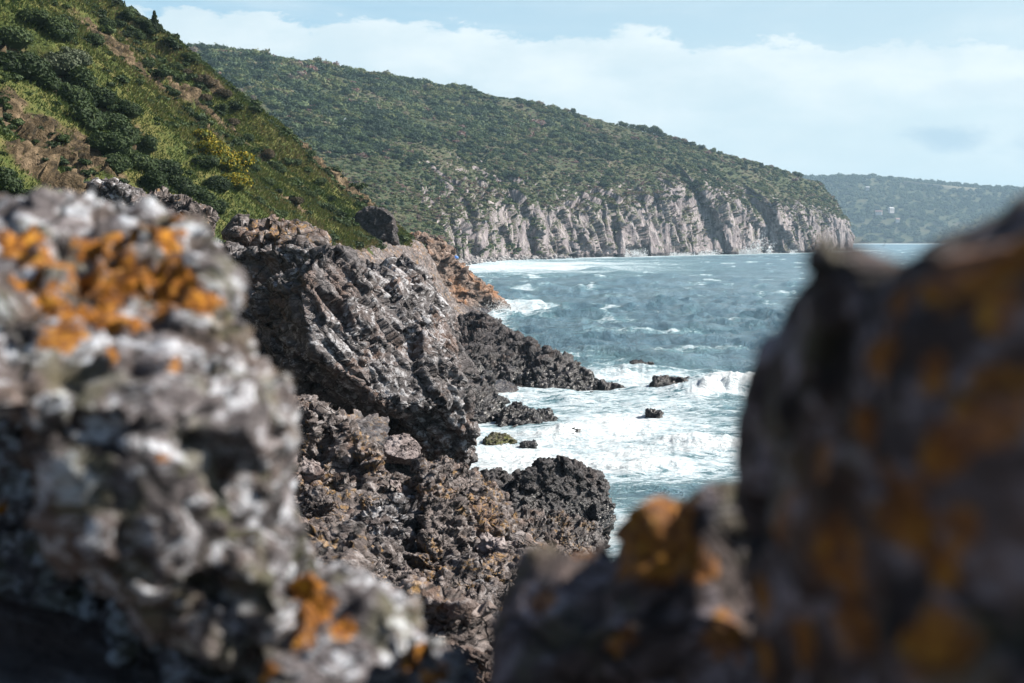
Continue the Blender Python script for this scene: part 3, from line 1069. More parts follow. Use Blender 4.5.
def trunk_mesh(name, h, r, limbs=4, seed=0):
    """tapered trunk with a few limbs"""
    rs = np.random.RandomState(seed)
    V, F = [], []
    off = 0
    def tube(p, q, r0, r1):
        nonlocal off
        p, q = np.array(p, float), np.array(q, float)
        ax = (q - p) / np.linalg.norm(q - p)
        a_ = np.cross(ax, (0.3, 0.9, 0.1))
        a_ /= np.linalg.norm(a_)
        b_ = np.cross(ax, a_)
        ring = lambda c, rr: [c + rr * (math.cos(k * math.pi / 3) * a_ + math.sin(k * math.pi / 3) * b_) for k in range(6)]
        V.extend(ring(p, r0) + ring(q, r1))
        for k in range(6):
            F.append([off + k, off + (k + 1) % 6, off + 6 + (k + 1) % 6, off + 6 + k])
        off += 12
    tube((0, 0, -0.3 * h), (0.04 * h, 0, h * 0.55), r, r * 0.65)
    tube((0.04 * h, 0, h * 0.53), (0.02 * h, 0.03 * h, h), r * 0.66, r * 0.25)
    for k in range(limbs):
        a_ = k * 2.4 + rs.rand()
        z0 = h * rs.uniform(0.4, 0.75)
        tube((0.03 * h, 0, z0), (0.45 * h * math.cos(a_), 0.45 * h * math.sin(a_), z0 + 0.35 * h), r * 0.4, r * 0.12)
    return mesh_np(name, np.array(V), np.array(F))


def skyline_trees():
    rs = np.random.RandomState(23)
    crowns, trunks = [], []
    for k in range(4):
        v, t, q, a = leaf_cloud(300 + k, random_lobes(310 + k, 6, 1.05, 0.5), 520, 0.12, ICO2, 0.66)
        v[:, 2] += 0.35
        me = mesh_np('crown', v, t, q, smooth=False)
        set_attr(me, 'tone', a * 0.8)
        me.materials.append(M['wood'])
        crowns.append(me)
        trunks.append(trunk_mesh('trunk', 0.75, 0.06, seed=k))
        trunks[-1].materials.append(M['bark'])
    ridge = np.where((HD_V > 5.7) & (HD_V < 6.25))[0]
    rp = HD_P[ridge]
    rx, ry = project(rp)
    spots = [(212, 4.0), (262, 4.5), (318, 4), (372, 4.5), (420, 4), (466, 5.0), (471, 6.5), (476, 5.0), (520, 4.6), (575, 4.6),
             (623, 4.5), (628, 6), (634, 5), (641, 6), (646, 7.5), (651, 6.5), (656, 7.5), (661, 6.5), (666, 7), (672, 5.5), (678, 5), (716, 4), (797, 5.5), (800, 6.5), (803, 4.5)]
    for i, (px, sz) in enumerate(spots):
        c = np.where(np.abs(rx - px) < 2.5)[0]
        if not len(c):
            continue
        j = c[np.argmin(ry[c])]
        root = link('tree', None, loc=rp[j] - np.array((0, 0, 0.18 * sz)))
        k = i % 4
        sz *= 0.6
        root.scale = (sz * rs.uniform(0.8, 1.3), sz, sz * rs.uniform(0.7, 1.2))
        root.rotation_euler = (0, 0, rs.uniform(0, 6.28))
        link('crown', crowns[k], parent=root)
        link('trunk', trunks[k], parent=root)
        if px == 471:
            lab = 'tallest tree standing up from the headland skyline near its middle'
        elif 620 < px < 680:
            lab = 'dark round tree in the clump on the right shoulder of the headland skyline'
        elif px > 790:
            lab = 'small dark tree at the low seaward end of the headland skyline'
        else:
            lab = 'small rounded tree rising out of the scrub along the headland skyline'
        tag(root, lab, 'tree', 'trees along the headland skyline')
    # dark bushes that stand out on the headland slope
    hx, hy = project(HD_P)
    vis = np.where((HD_V > 3.0) & (HD_V < 6.0))[0]
    protos = []
    for k in range(4):
        me = bush_mesh('thicket', 330 + k, 300, 0.13, 4, 0.75)
        a_ = np.empty(len(me.vertices), dtype=np.float32)
        me.attributes['tone'].data.foreach_get('value', a_)
        me.attributes['tone'].data.foreach_set('value', a_ * 0.45)
        me.materials.append(M['wood'])
        protos.append(me)
    for i, (px, py, sz) in enumerate(((250, 70, 6), (262, 84, 7), (300, 88, 6), (315, 98, 6), (380, 110, 6), (392, 104, 6), (425, 108, 5), (462, 122, 7), (472, 126, 6), (483, 132, 7),
                                      (500, 138, 6), (512, 146, 7), (525, 150, 6), (540, 160, 7), (552, 168, 7), (565, 172, 6), (578, 178, 6), (590, 180, 6), (604, 184, 6), (540, 124, 5),
                                      (560, 140, 5), (590, 150, 6), (612, 158, 6), (640, 148, 6), (655, 158, 7), (668, 166, 8), (676, 172, 7), (684, 179, 7), (692, 186, 6), (650, 140, 6),
                                      (700, 165, 5), (730, 172, 5), (745, 176, 5), (760, 186, 4), (720, 152, 4), (330, 120, 6), (345, 132, 6), (410, 130, 5), (430, 142, 5), (280, 76, 6))):
        d = np.hypot(hx[vis] - px, hy[vis] - py)
        c = vis[np.where(d < max(2.5, d.min() + .3))[0]]
        p = HD_P[c[np.argmin(HD_P[c, 1])]]
        o = link('thicket', protos[i % 4], loc=p - np.array((0, 0, 0.5)))
        s_ = sz * 0.62 * rs.uniform(0.8, 1.2)
        o.scale = (s_ * 1.15, s_, s_ * 0.85)
        o.rotation_euler = (0, 0, rs.uniform(0, 6.28))
        tag(o, 'dark green thicket standing out from paler scrub on the headland slope', 'bush', 'dark thickets on the headland slope')


skyline_trees()


def far_woods():
    rs = np.random.RandomState(31)
    protos = [leaf_cloud(400 + k, random_lobes(410 + k, 3, 0.8), 70, 0.22, ICO1, 0.85) for k in range(5)]
    nu, nv = FAR_N
    G = FAR_P.reshape(nu, nv, 3)
    area = np.linalg.norm(np.cross(np.gradient(G, axis=0), np.gradient(G, axis=1)), axis=2).ravel()
    ok = np.where((FAR_V > 0.08) & (FAR_V < 3.2) & (FX > 780) & (FX < 1250))[0]
    n = 3600
    wts = area[ok]
    sel = rs.choice(ok, n, p=wts / wts.sum())
    P = FAR_P[sel] + rs.uniform(-6, 6, (n, 3)) * np.array((1, 1, 0))
    sz = 4.5 + 5.5 * rs.rand(n)
    scl = np.stack((sz, sz, sz * rs.uniform(0.8, 1.3, n)), 1)
    P[:, 2] -= 1
    tone = np.clip(0.42 + 0.5 * fbm(P, 160, 3, 97) + 0.16 * rs.normal(size=n), 0, 1)
    me = scatter_mesh('far_woodland', protos, P, scl, rs.uniform(0, 6.28, n), tone, rs, 0.5)
    tag(link('far_woodland', me, M['far_wood']), 'bluish distant woodland covering the low hill across the bay', 'woodland', kind='stuff')


far_woods()


def gable_house(name, loc, w_, d_, h_, rz, roof_mat, wings=True):
    root = link(name, None, loc=loc)
    root.rotation_euler = (0, 0, rz)
    def box_faces():
        return np.array(((0, 1, 2, 3), (7, 6, 5, 4), (0, 4, 5, 1), (1, 5, 6, 2), (2, 6, 7, 3), (3, 7, 4, 0)))
    def box(x0, x1, y0, y1, z0, z1):
        return np.array(((x0, y0, z0), (x0, y1, z0), (x1, y1, z0), (x1, y0, z0), (x0, y0, z1), (x0, y1, z1), (x1, y1, z1), (x1, y0, z1)))
    link('wall', mesh_np('wall', box(-w_ / 2, w_ / 2, -d_ / 2, d_ / 2, -4, h_), box_faces(), smooth=False), M['white_wall'], parent=root)
    e = 0.8
    rh = d_ * 0.42
    rv = np.array(((-w_ / 2 - e, -d_ / 2 - e, h_ - .2), (w_ / 2 + e, -d_ / 2 - e, h_ - .2), (w_ / 2 + e, d_ / 2 + e, h_ - .2), (-w_ / 2 - e, d_ / 2 + e, h_ - .2),
                   (-w_ / 2 - e, 0, h_ + rh), (w_ / 2 + e, 0, h_ + rh)))
    me = mesh_np('roof', rv, np.array(((0, 1, 5, 4), (2, 3, 4, 5), (3, 2, 1, 0))), np.array(((1, 2, 5), (3, 0, 4))), smooth=False)
    link('roof', me, roof_mat, parent=root)
    n = max(2, int(w_ // 4))
    for fl in range(int(h_ // 3)):
        for k in range(n):
            cx = -w_ / 2 + (k + 0.5) * w_ / n
            z0 = 0.9 + fl * 3
            link('window', mesh_np('window', box(cx - .6, cx + .6, -d_ / 2 - .06, -d_ / 2 + .05, z0, z0 + 1.4), box_faces(), smooth=False), M['glass'], parent=root)
    return root


def far_buildings():
    p = far_point(889, 213)
    tag(gable_house('house', p + np.array((0, -14, 3)), 11, 7, 6, R(25), M['grey_roof']), 'large pale house with gabled grey roof among trees on the far hill', 'house')
    p = far_point(877, 215)
    tag(gable_house('house', p + np.array((0, -14, 2)), 13, 8, 3.2, R(-20), M['roof']), 'wider low house with dark reddish roof left of the pale gabled one', 'house')
    p = far_point(895, 223)
    tag(gable_house('house', p + np.array((0, -14, 3)), 7, 6, 3.2, R(10), M['roof']), 'small red-roofed cottage lower on the far hill, nearest the water', 'house')
    p = far_point(866, 192)
    tag(gable_house('house', p + np.array((0, -14, 5)), 7, 6, 3.2, R(0), M['grey_roof']), 'small pale cottage high on the far hill, left of the bare scar', 'house')
    # the pale straight track that crosses the far hill
    a_ = [far_point(px, py) for px, py in ((902, 184), (920, 186), (940, 188), (962, 190), (978, 191))]
    a_ = crom(np.array(a_), 40) + np.array((0, -9, 5))
    V = np.concatenate((a_ + np.array((0, -6, 0.4)), a_ + np.array((0, 2, 1.6)), a_ + np.array((0, 2, -16)), a_ + np.array((0, -6, -16))))
    n = 40
    F = [[i, i + 1, n + i + 1, n + i] for i in range(n - 1)] + [[i + 1, i, 3 * n + i, 3 * n + i + 1] for i in range(n - 1)]
    tag(link('road', mesh_np('road', V, np.array(F)), M['road']), kind='structure')
    # thin slanting pole in the pale water off the far shore
    b = at(883, 246.3, 1850)
    b[2] = -1
    root = link('marker_pole', None, loc=b)
    pv = trunk_mesh('pole', 9.5, 0.55, limbs=0)
    o = link('pole', pv, M['pole'], parent=root)
    o.rotation_euler = (0, R(24), 0)
    bo, bf = ICO2
    o = link('float', mesh_np('float', bo * np.array((1.5, 1.5, 1.1)) + np.array((0, 0, 0.9)), bf), M['pole'], parent=root)
    tag(root, 'thin dark slanting pole standing in pale water off the far shore', 'marker pole')


far_buildings()


# ------------------------------------------------------------------ grass and bushes on the near hillside
def grass():
    rs = np.random.RandomState(41)
    px, py = HX, HY
    ok = np.where((px > -60) & (px < 470) & (py > -60) & (py < 300) & (HILL_P[:, 1] < 200) & (HILL_P[:, 2] > 9.0))[0]
    wts = (1 - 0.96 * sstep(HILL_SOIL[ok], 0.3, 0.6))
    n = 340000
    sel = rs.choice(ok, n, p=wts / wts.sum())
    P = HILL_P[sel] + rs.uniform(-0.22, 0.22, (n, 3)) * np.array((1, 1, 0.2))
    d = P[:, 1]
    patch = fbm(P, 5, 3, 51)
    ln = (0.12 + 0.17 * rs.rand(n)) * (1 + 0.8 * np.clip(patch, -0.6, 1)) * np.clip(d / 90, 0.55, 1.5)
    nrm = HILL_N[sel]
    ang = rs.uniform(0, 6.28, n)
    side = np.stack((np.cos(ang), np.sin(ang), rs.uniform(-0.3, 0.3, n)), 1)
    up = nrm * 0.45 + np.array((0.15, -0.1, 0.6)) + rs.normal(0, 0.28, (n, 3))
    up /= np.linalg.norm(up, axis=1)[:, None]
    wd = (0.016 + 0.024 * rs.rand(n))[:, None] * (d / 75)[:, None]
    b0, b1 = P - side * wd, P + side * wd
    md = P + up * ln[:, None] * 0.6
    tip = P + up * ln[:, None] + np.array((0.10, 0.02, -0.06)) * ln[:, None]
    m0, m1 = md - side * wd * 0.8, md + side * wd * 0.8
    V = np.stack((b0, b1, m1, m0, tip), 1).reshape(-1, 3)
    o = np.arange(n)[:, None] * 5
    Q = o + np.array((0, 1, 2, 3))
    T = o + np.array((3, 2, 4))
    tone = 0.46 + 0.5 * fbm(P, 11, 3, 53) + 0.75 * fbm(np.stack((P[:, 1] - 0.25 * P[:, 0], P[:, 2] * 0.15, P[:, 2] * 0), 1), 8, 4, 54) + 0.14 * rs.normal(size=n)
    tone += 0.25 * sstep(HILL_SOIL[sel], 0.2, 0.6)
    me = mesh_np('grass', V, T, Q, smooth=False)
    set_attr(me, 'tone', np.repeat(np.clip(tone, 0, 1), 5))
    tag(link('grass', me, M['grass']), 'rough green and straw grass covering the steep near hillside', 'grass', kind='stuff')


grass()


def low_scrub():
    """ground-hugging scrub, too tangled to count"""
    rs = np.random.RandomState(43)
    protos = [leaf_cloud(500 + k, random_lobes(510 + k, 3, 0.7), 130, 0.16, ICO1, 0.72) for k in range(5)]
    ok = np.where((HX > -40) & (HX < 430) & (HY > -40) & (HY < 250) & (HILL_P[:, 1] < 185))[0]
    band = fbm(np.stack((HILL_P[ok, 1], HILL_P[ok, 2] * 0.25, HILL_P[ok, 2] * 0), 1), 11, 4, 57)
    wts = np.clip(sstep(band - 0.7 * (HILL_SPUR[ok] - 0.15), -0.05, 0.5), 0.03, 1) * (1 - 0.55 * HILL_SOIL[ok])
    n = 4200
    sel = rs.choice(ok, n, p=wts / wts.sum())
    P = HILL_P[sel]
    sz = 0.16 + 0.6 * rs.rand(n) ** 2.8
    sz *= np.clip(P[:, 1] / 90, 0.7, 1.5)
    tone = np.clip(0.40 + 0.35 * fbm(P, 9, 3, 58) + 0.15 * rs.normal(size=n), 0, 1)
    me = scatter_mesh('low_scrub', protos, P - np.array((0, 0, 0.1)), np.stack((sz * 1.1, sz * 1.1, sz * 0.9), 1), rs.uniform(0, 6.28, n), tone, rs)
    tag(link('low_scrub', me, M['bush']), 'low tangled green scrub creeping over the near hillside between the grass', 'undergrowth', kind='stuff')


low_scrub()


def near_bushes():
    rs = np.random.RandomState(47)
    fol = {}
    for key, mat, br in (('dark', 'bush', -0.08), ('green', 'bush', 0.12), ('grey', 'grey_bush', 0.1), ('yellow', 'yellow_bush', 0.12), ('brown', 'brown_bush', 0.0)):
        fol[key] = []
        for k in range(3):
            me = bush_mesh('foliage', 600 + k * 13 + len(key), 2600, 0.06, 6, 0.85, br)
            me.materials.append(M[mat])
            fol[key].append(me)
    st = trunk_mesh('stem', 0.6, 0.05, 4, 3)
    st.materials.append(M['bark'])
    B = [  # px, py of the bush's middle, half-width in pixels, kind
        (20, 60, 26, 'dark'), (18, 34, 20, 'green'), (45, 75, 20, 'dark'), (62, 62, 22, 'grey'), (78, 52, 16, 'grey'), (85, 78, 18, 'dark'), (100, 95, 20, 'dark'), (75, 95, 20, 'dark'),
        (92, 115, 22, 'dark'), (115, 118, 20, 'dark'), (130, 105, 16, 'dark'), (128, 132, 20, 'dark'), (110, 140, 22, 'dark'), (145, 140, 18, 'dark'), (140, 158, 18, 'dark'), (120, 162, 18, 'dark'),
        (165, 165, 18, 'dark'), (182, 182, 17, 'dark'), (200, 192, 15, 'dark'), (178, 200, 16, 'green'), (155, 180, 16, 'dark'), (215, 205, 13, 'green'), (8, 180, 24, 'dark'), (28, 196, 20, 'dark'), (60, 25, 18, 'green'),
        (95, 35, 12, 'green'), (35, 12, 18, 'green'), (110, 20, 11, 'dark'), (128, 12, 10, 'dark'), (140, 32, 9, 'dark'), (150, 60, 9, 'dark'),
        (216, 146, 20, 'yellow'), (232, 160, 22, 'yellow'), (240, 176, 17, 'yellow'), (206, 134, 16, 'yellow'), (206, 158, 14, 'green'), (220, 180, 15, 'dark'),
        (190, 110, 9, 'dark'), (200, 122, 8, 'dark'), (175, 90, 9, 'dark'), (165, 72, 8, 'dark'), (205, 95, 8, 'brown'), (222, 105, 8, 'green'), (235, 118, 8, 'brown'), (250, 135, 8, 'green'),
        (200, 76, 9, 'brown'), (212, 82, 8, 'brown'), (226, 92, 8, 'brown'), (178, 62, 9, 'green'), (186, 68, 8, 'brown'), (192, 54, 8, 'dark'), (150, 28, 7, 'dark'), (146, 24, 8, 'dark'), (158, 26, 7, 'dark'), (138, 18, 7, 'dark'),
        (255, 165, 9, 'green'), (268, 178, 9, 'green'), (280, 165, 8, 'green'), (295, 178, 8, 'green'), (310, 190, 9, 'green'), (268, 150, 8, 'brown'), (262, 200, 9, 'dark'), (282, 212, 9, 'green'),
        (330, 205, 9, 'dark'), (345, 220, 9, 'green'), (300, 200, 7, 'brown'), (320, 178, 7, 'green'), (298, 160, 6, 'dark'), (312, 150, 6, 'green'), (360, 232, 7, 'green'), (150, 205, 10, 'green')]
    words_ = {'dark': ('dark green dense bush in the thicket on the near hillside', 'dark bushes on the near hillside'),
              'green': ('mid green leafy bush growing on the grassy near hillside', 'green bushes on the near hillside'),
              'grey': ('pale silvery-leaved bush at the top of the dark thicket', 'silvery bushes on the near hillside'),
              'yellow': ('yellow-flowering shrub in the bright clump halfway down the near hillside', 'yellow shrubs on the near hillside'),
              'brown': ('brownish autumn-coloured bush along the crest of the near hillside', 'brown bushes on the near hillside')}
    for i, (px, py, hw, kind) in enumerate(B):
        p = hill_point(px - hw * 0.1, py + hw * 0.5)
        rad = hw / FPX * p[1] * 1.15
        root = link('bush', None, loc=p - np.array((0, 0, rad * 0.15)))
        root.scale = (rad * rs.uniform(0.95, 1.15), rad * rs.uniform(0.95, 1.2), rad * rs.uniform(0.85, 1.15))
        root.rotation_euler = (0, 0, rs.uniform(0, 6.28))
        link('foliage', fol[kind][i % 3], parent=root)
        link('stem', st, parent=root)
        tag(root, words_[kind][0], 'bush', words_[kind][1])
    # the pointed little conifer on the crest
    p = hill_point(154, 30)
    root = link('tree', None, loc=p - np.array((0, 0, 0.2)))
    lobes = [((0, 0, 0.25 + 0.22 * k), (0.42 - 0.08 * k, 0.42 - 0.08 * k, 0.22)) for k in range(5)]
    v, t, q, a = leaf_cloud(777, lobes, 1500, 0.06)
    me = mesh_np('crown', v, t, q, smooth=False)
    set_attr(me, 'tone', a * 0.6)
    link('crown', me, M['bush'], parent=root)
    link('trunk', st, parent=root)
    root.scale = (1.5, 1.5, 1.7)
    tag(root, 'small pointed dark tree standing on the crest of the near hillside against the cloud', 'tree')


near_bushes()


# ------------------------------------------------------------------ rocks
def hull_verts(pts):
    bm = bmesh.new()
    for p in pts:
        bm.verts.new(p)
    r = bmesh.ops.convex_hull(bm, input=bm.verts)
    junk = [g for g in r['geom_interior'] if isinstance(g, bmesh.types.BMVert)] + [g for g in r['geom_unused'] if isinstance(g, bmesh.types.BMVert)]
    if junk:
        bmesh.ops.delete(bm, geom=list(set(junk)), context='VERTS')
    bm.verts.index_update()
    v = [x.co[:] for x in bm.verts]
    f = [[x.index for x in fc.verts] for fc in bm.faces]
    bm.free()
    return v, f


def rock_mesh(name, hulls, voxel):
    V, F = [], []
    for pts in hulls:
        v, f = hull_verts(pts)
        o = len(V)
        V += v
        F += [[i + o for i in fc] for fc in f]
    me = bpy.data.meshes.new('tmp')
    me.from_pydata(V, [], F)
    ob = bpy.data.objects.new('tmp', me)
    COL.objects.link(ob)
    md = ob.modifiers.new('r', 'REMESH')
    md.mode = 'VOXEL'
    md.voxel_size = voxel
    dg = bpy.context.evaluated_depsgraph_get()
    res = bpy.data.meshes.new_from_object(ob.evaluated_get(dg))
    bpy.data.objects.remove(ob)
    bpy.data.meshes.remove(me)
    res.name = name
    res.polygons.foreach_set('use_smooth', np.ones(len(res.polygons), dtype=bool))
    return res


def craggy(size, seed, k=1.0, an=(1, 1, 1.8)):
    """displacement stages for a rock of about `size` metres"""
    T = lambda p: tilt(p, 0.4 + seed * 0.37 % 0.5, 0.6, an)
    return [(lambda p: fbm(p, size * 0.5, 3, seed), 0.10 * size * k),
            (lambda p: facet(T(p), size * 0.32, seed + 1), 0.14 * size * k),
            (lambda p: facet(T(p), size * 0.14, seed + 2), 0.055 * size * k),
            (lambda p: facet(T(p), size * 0.055, seed + 3) * uneven(p, size * 0.3, seed + 6), 0.015 * size * k),
            (lambda p: facet(p, size * 0.025, seed + 5) * uneven(p, size * 0.3, seed + 7), 0.006 * size * k),
            (lambda p: fbm(p, size * 0.08, 4, seed + 4, 0.6), 0.006 * size * k)]


def place_rock(name, hulls, voxel, lst, mat, label, cat='rock', group=None):
    me = rock_mesh(name, hulls, voxel)
    stages(me, lst)
    co = coords(me)
    base = np.array((co[:, 0].mean(), co[:, 1].mean(), co[:, 2].min()))
    me.vertices.foreach_set('co', (co - base).astype(np.float32).ravel())
    me.update()
    o = link(name, me, mat, loc=base)
    return tag(o, label, cat, group)


def boulder_hull(rs, c, dims, n=16, rz=None):
    d = rs.normal(size=(n, 3))
    d /= np.linalg.norm(d, axis=1)[:, None]
    d = np.sign(d) * np.abs(d) ** 0.75
    d *= rs.uniform(0.8, 1.1, (n, 1))
    p = d * np.array(dims)
    a = rs.uniform(0, 6.28) if rz is None else rz
    x, y = p[:, 0] * math.cos(a) - p[:, 1] * math.sin(a), p[:, 0] * math.sin(a) + p[:, 1] * math.cos(a)
    return np.stack((x, y, p[:, 2]), 1) + np.array(c)


# ---- rocky ground between the camera, the hill's foot and the water
def shore_height(x, y):
    xc, xh = xcoast(y), crom_interp(y) + 1.0
    zb = np.interp(y, BZ_Y, BZ_Z)
    near = zb + 0.25 * np.maximum(0, xc - 2 - x)
    t = np.clip((xc - x) / np.maximum(xc - xh, 1), 0, 1.0)
    farz = zb + (9.2 - zb) * t ** 2.0
    z = np.where(y < 40, near, near + (farz - near) * sstep(y, 40, 75))
    toe = sstep(xh + 4 - x, 0, 5)
    z = z + (np.maximum(z, 9.3) - z) * toe * sstep(y, 20, 45)
    return z - 1.3 * np.maximum(0, x - xc + 0.6) - 0.6 * sstep(x, xc - 2.5, xc)


def build_shore():
    ys = np.concatenate((np.linspace(-6, 9, 60), np.geomspace(9.1, 62, 860), np.geomspace(62.3, 262, 330)))
    nt = 470
    tt = 1 - (1 - np.linspace(0, 1, nt)) ** 1.5
    T, Yg = np.meshgrid(tt, ys, indexing='ij')
    T, Y = T.ravel(), Yg.ravel()
    x = (crom_interp(Y) - 5) * (1 - T) + (xcoast(Y) + 4.0) * T
    P = np.stack((x, Y, shore_height(x, Y)), 1)
    me = mesh_np('rocky_shore', P, grid_faces(nt, len(ys)))
    dn = sstep(Y, 2, 12)
    mid = 0.45 + 0.55 * sstep(Y, 80, 50)
    stages(me, [(lambda p: fbm(p, 6, 3, 81) * dn, 0.9),
                (lambda p: fbm(tilt(p, .4, .5, (1, 1, 1.3)), 2.2, 3, 82, ridge=True) * dn, 0.40),
                (lambda p: facet(tilt(p, .5, .6, (1, 1, 1.4)), 1.05, 83) * dn * mid, 0.16),
                (lambda p: facet(tilt(p, .5, .6, (1, 1, 1.4)), 0.46, 84) * dn * mid, 0.11),
                (lambda p: fbm(p, 0.9, 7, 87, 0.72) * dn * mid, 0.36),
                (lambda p: facet(p, 0.24, 88) * dn * sstep(p[:, 1], 42, 28), 0.085),
                (lambda p: facet(p, 0.10, 89) * dn * sstep(p[:, 1], 36, 24), 0.035)])
    tag(link('rocky_shore', me, M['shore']), kind='structure')
    return coords(me)


SHORE = build_shore()
SX, SY = project(SHORE)


def shore_z(x, y):
    i = np.argmin((SHORE[:, 0] - x) ** 2 + (SHORE[:, 1] - y) ** 2)
    return SHORE[i, 2]


def A(*pts):
    return [at(*p) for p in pts]


# ---- the big crag in the middle distance: a leaning block, its foot, the ridge behind
crag = [
    A((318, 254, 46.0), (300, 300, 44.6), (316, 352, 44.0), (392, 412, 45.2), (456, 402, 48), (468, 372, 49.5), (460, 346, 49.8), (444, 306, 50.5), (412, 280, 51), (386, 270, 50), (345, 268, 47),
      (250, 300, 52), (262, 390, 51), (330, 272, 55), (412, 292, 56), (458, 370, 55), (300, 410, 53)),
    A((392, 264, 51), (412, 264, 52), (430, 288, 53), (440, 312, 53), (400, 305, 51), (390, 264, 57), (420, 278, 57), (440, 330, 58)),
    A((402, 395, 48.5), (462, 395, 49.5), (470, 420, 50), (466, 455, 50), (428, 452, 49), (410, 420, 49), (400, 400, 54), (465, 400, 54), (465, 470, 54), (400, 470, 54)),
    A((225, 250, 53), (305, 250, 52), (320, 300, 52), (300, 400, 52), (225, 400, 54), (230, 260, 60), (320, 262, 60), (330, 400, 60), (225, 420, 60)),
]
place_rock('crag', crag, 0.06,
           [(lambda p: fbm(p, 3.5, 3, 101), 0.22),
            (lambda p: facet(tilt(p, .3, .8, (1.7, 1, 0.6)), 2.2, 102), 0.36),
            (lambda p: facet(tilt(p, .3, .8, (2.2, 1, 0.55)), 0.85, 103), 0.24),
            (lambda p: facet(tilt(p, .3, .8, (2.0, 1, 0.6)), 0.36, 104) * uneven(p, 1.6, 107), 0.14),
            (lambda p: facet(tilt(p, .3, .8, (1.6, 1, 0.7)), 0.15, 106) * uneven(p, 1.2, 108), 0.06),
            (lambda p: fbm(p, 0.36, 4, 105, 0.62), 0.05)],
           M['crag'], 'massive leaning grey crag with a black overhang below, in the middle of the shore', 'crag')
place_rock('rock', [A((232, 232, 56), (262, 226, 57), (300, 232, 57), (322, 246, 56), (318, 300, 56), (232, 300, 56), (240, 232, 62), (320, 240, 62), (230, 330, 60), (330, 330, 60))], 0.07,
           craggy(4.0, 120, 0.9), M['shore'], 'pinkish broken rock top behind the left edge of the leaning crag')
place_rock('rock', [A((84, 204, 62), (96, 188, 62), (112, 184, 62), (128, 196, 62), (146, 204, 62), (150, 215, 61), (80, 215, 61), (96, 190, 66), (140, 200, 66), (90, 230, 66), (150, 230, 66))], 0.06,
           craggy(2.6, 125), M['crag'], 'jagged grey rock at the foot of the hillside just above the left foreground rock')
place_rock('rock', [A((150, 200, 64), (168, 196, 64), (190, 206, 64), (212, 214, 64), (205, 226, 63), (150, 226, 63), (160, 198, 68), (200, 210, 68), (150, 235, 68), (210, 235, 68))], 0.06,
           craggy(2.4, 127), M['shore'], 'low tawny rock at the foot of the hillside right of the jagged grey one')
# knob and promontory
kd = hill_point(375, 237)[1] - 1.5
place_rock('boulder', [A((356, 238, kd), (358, 214, kd), (372, 207, kd), (386, 211, kd), (393, 222, kd), (394, 240, kd), (360, 212, kd + 4), (390, 214, kd + 4), (352, 246, kd + 4), (398, 246, kd + 4))], 0.10,
           craggy(4.0, 130, 0.5), M['dark'], 'square dark boulder perched on the slope above the crag', 'boulder')
place_rock('headland_rock', [
    A((395, 246, 182), (424, 236, 184), (438, 240, 186), (448, 252, 188), (456, 275, 188), (445, 300, 186), (400, 300, 182), (400, 240, 205), (450, 252, 205), (456, 300, 200), (392, 310, 195)),
    A((436, 258, 190), (455, 262, 190), (470, 272, 192), (488, 292, 195), (508, 307, 197), (500, 315, 196), (470, 318, 192), (436, 318, 188), (440, 262, 206), (470, 275, 206), (505, 309, 204), (436, 315, 204)),
    A((400, 290, 180), (470, 300, 182), (480, 322, 178), (400, 330, 176), (400, 300, 195), (480, 310, 195))], 0.14,
    craggy(9.0, 140, 0.55), M['tan'], 'orange-brown rocky point running down into the sea beyond the crag', 'rocky point')
# dark spit of rocks
place_rock('rock_spit', [
    A((460, 322, 112), (480, 314, 112), (500, 328, 108), (528, 345, 104), (545, 354, 100), (545, 397, 93), (500, 408, 90), (462, 412, 90), (462, 318, 124), (500, 330, 120), (548, 358, 110), (462, 400, 118), (545, 400, 108)),
    A((532, 354, 99), (548, 349, 98.5), (564, 356, 98), (576, 366, 97), (590, 379, 95.5), (600, 398, 93), (560, 402, 92), (530, 402, 92), (545, 354, 106), (580, 372, 104), (602, 400, 104), (530, 400, 108)),
    A((584, 378, 96), (602, 383, 95.5), (624, 392, 94.5), (618, 400, 93), (590, 402, 92.5), (605, 390, 100), (622, 400, 99)),
    A((500, 372, 96), (520, 366, 97), (540, 378, 96), (545, 400, 92), (505, 408, 91), (510, 375, 102), (545, 400, 100))], 0.075,
    craggy(4.2, 150, 0.75), M['dark'], 'long dark jagged spit sloping down from the crag into the white water', 'rock spit')
place_rock('rock', [A((455, 352, 98), (490, 345, 102), (520, 362, 102), (530, 385, 98), (510, 402, 92), (470, 420, 86), (455, 420, 86), (460, 350, 112), (530, 380, 108), (455, 420, 104))], 0.08,
           craggy(4.5, 155, 0.9), M['dark'], 'brownish-grey rock bank between the crag and the dark spit')
place_rock('rock', [A((468, 388, 80), (490, 382, 84), (500, 400, 82), (500, 420, 78), (470, 420, 76), (462, 404, 78), (480, 390, 90), (500, 420, 86))], 0.06,
           craggy(2.6, 157, 0.9), M['dark'], 'dark ledge beside the right foot of the crag')
place_rock('boulder', [A((497, 425, 76), (504, 410, 76.5), (520, 404, 77), (536, 412, 77), (540, 424, 76), (526, 432, 75), (500, 431, 75), (510, 408, 80), (536, 418, 80), (500, 436, 79), (540, 436, 79))], 0.045,
           craggy(2.0, 160, 0.8), M['dark'], 'rounded black boulder at the water edge with a grey ledge on its right', 'boulder')
place_rock('rock', [A((532, 414, 78), (548, 409, 79), (556, 420, 78.5), (554, 428, 77), (534, 430, 77), (540, 412, 82), (556, 424, 81), (530, 434, 81))], 0.045,
           craggy(1.3, 163), M['dark'], 'small grey ledge touching the right side of the black boulder')
